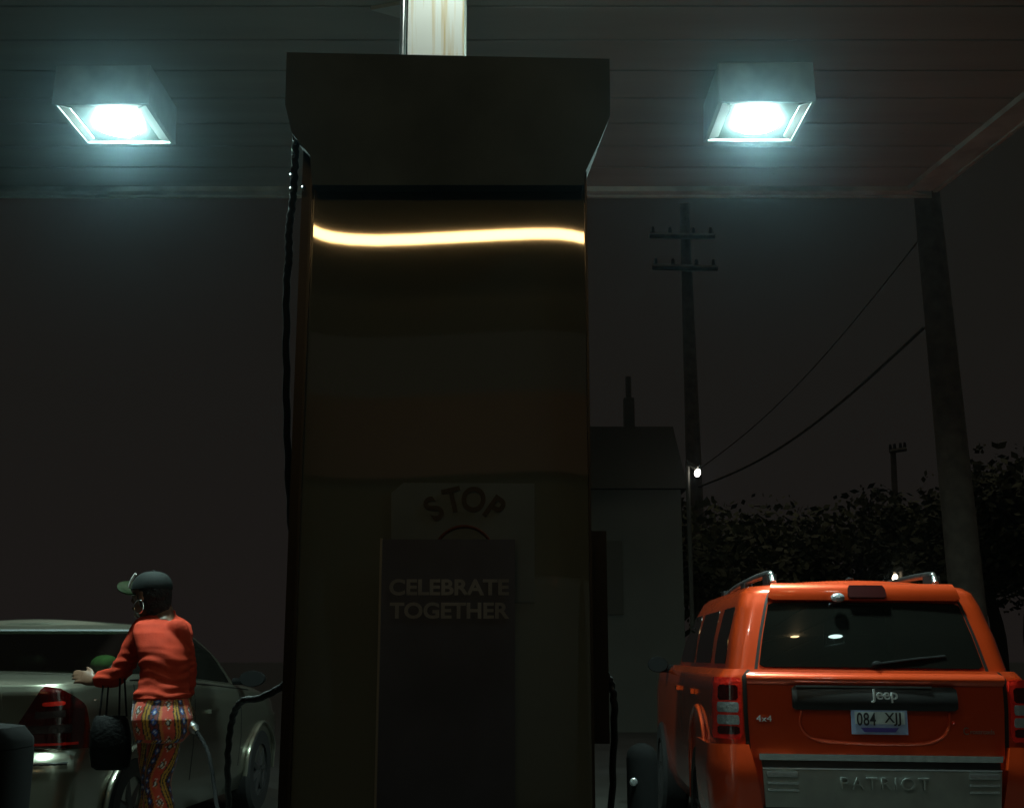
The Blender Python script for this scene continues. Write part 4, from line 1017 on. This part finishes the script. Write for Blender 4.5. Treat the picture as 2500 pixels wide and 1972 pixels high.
# street lamps
def street_lamp(px, py, Y, r, m, label, side=-1):
    c = P(px, py, Y); t = thing("street_lamp", label, "street lamp", (c.x+side*.14, Y+.1, 0), 0, "distant street lamps")
    bm = BM(); tube(bm, smooth_path([(0, 0, 0), (0, 0, c.z*.6), (0, 0, c.z+.05), (-side*.03, -.03, c.z+.14), (-side*.14, -.1, c.z+r*1.35)], 5), .035, 8); build("post", bm, M['roofdark'], t)
    bm = BM(); ellipsoid(bm, Vector((-side*.14, -.1, c.z)), (r*.80, r*.8, r*1.15), Matrix.Rotation(R(18), 3, 'Y'), 16, 12); build("globe", bm, m, t)
street_lamp(1703, 1154, 18.5, .055, M['streetbulb'], "bright white street lamp beside the tall utility pole")
street_lamp(2185, 1410, 19.5, .052, M['streetbulbwarm'], "small warm street lamp just above the SUV roof", side=1)
# trees
def make_tree(rs, hgt, rad):
    rnd = random.Random(rs); bt = BM()
    tube(bt, smooth_path([(0, 0, 0), (.1, 0, hgt*.3), (-.05, .1, hgt*.55), (.05, 0, hgt*.8)], 4), [.22-.0135*i for i in range(13)], 8)
    for k in range(6):
        a = rnd.random()*6.28; z0 = hgt*(.3+.08*k); tube(bt, [(0, 0, z0), (math.cos(a)*rad*.5, math.sin(a)*rad*.5, z0+hgt*.2)], [.08, .03], 6)
    bl = BM(); blobs = [(Vector((rnd.gauss(0, rad*.42), rnd.gauss(0, rad*.42), hgt*(.42+.5*rnd.random()))), rad*(.28+.25*rnd.random())) for _ in range(13)]
    for c, r in blobs:
        for _ in range(300):
            d = Vector((rnd.gauss(0, 1), rnd.gauss(0, 1), rnd.gauss(0, .8))).normalized()*r*(rnd.random()**.4)
            p = c+d; s = .05+.12*rnd.random()**1.5; e1 = Vector((rnd.gauss(0, 1), rnd.gauss(0, 1), rnd.gauss(0, 1))).normalized(); e2 = e1.cross(Vector((rnd.gauss(0, 1), rnd.gauss(0, 1), rnd.gauss(0, 1)))).normalized()
            bl.faces.new([bl.verts.new(p+e1*s), bl.verts.new(p+e2*s*.6), bl.verts.new(p-e1*s), bl.verts.new(p-e2*s*.6)])
    return bt, bl
TV = []
for rs, hg, rd in ((1, 6.2, 2.6), (2, 5.2, 2.4), (3, 7.0, 2.8)):
    bt, bl = make_tree(rs, hg, rd)
    mt = bpy.data.meshes.new("trunk"); bt.to_mesh(mt); bt.free(); mt.materials.append(M['bark'])
    ml = bpy.data.meshes.new("crown"); bl.to_mesh(ml); bl.free(); ml.materials.append(M['leaf']); TV.append((mt, ml, hg))
tl_ = [(1735, 1265, 30, 1, "dark tree directly right of the tall utility pole"), (1860, 1268, 33, 0, "dark rounded tree above the left end of the SUV roof"), (1990, 1262, 34, 1, "dark tree behind the middle of the SUV roof"),
       (2095, 1270, 32, 0, "dark tree left of the thin short pole"), (2230, 1255, 36, 1, "dark tree between the thin pole and the thick pole"), (2310, 1230, 31, 2, "dark tree crown behind the thick leaning pole"),
       (2400, 1180, 29, 2, "tall dark tree right of the thick leaning pole"), (2490, 1130, 27, 2, "tallest dark tree at the right edge of the picture"), (1640, 1300, 27, 1, "dark tree half hidden by the low grey building")]
for px, py_, Y, vi, lab in tl_:
    t = P(px, py_, Y); mt, ml, hg = TV[vi]; s = t.z/hg
    o = thing("tree", lab, "tree", (t.x, Y, 0), random.random()*6, "trees behind the forecourt"); o.scale = (1.0, 1.0, s*1.02)
    for nm, md in (("trunk", mt), ("crown", ml)):
        c = bpy.data.objects.new(nm, md); COL.objects.link(c); c.parent = o

# ================================================================== HAZE ADDED FOR THE GLOW ROUND THE LAMPS
if HAZE > 0:
    bm = BM(); box(bm, (-60, -20, -1.0), (60, 75, 17)); hz = build("haze", bm, None, smooth=False)
    hz.data.materials.clear(); m = bpy.data.materials.new("thin night haze"); m.use_nodes = True; t = m.node_tree; t.nodes.clear()
    o = t.nodes.new("ShaderNodeOutputMaterial"); v = t.nodes.new("ShaderNodeVolumePrincipled"); v.inputs['Color'].default_value = (.55, .82, .98, 1); v.inputs['Density'].default_value = HAZE
    v.inputs['Anisotropy'].default_value = 0.97
    t.links.new(v.outputs[0], o.inputs['Volume']); hz.data.materials.append(m); tag(hz, kind='stuff')
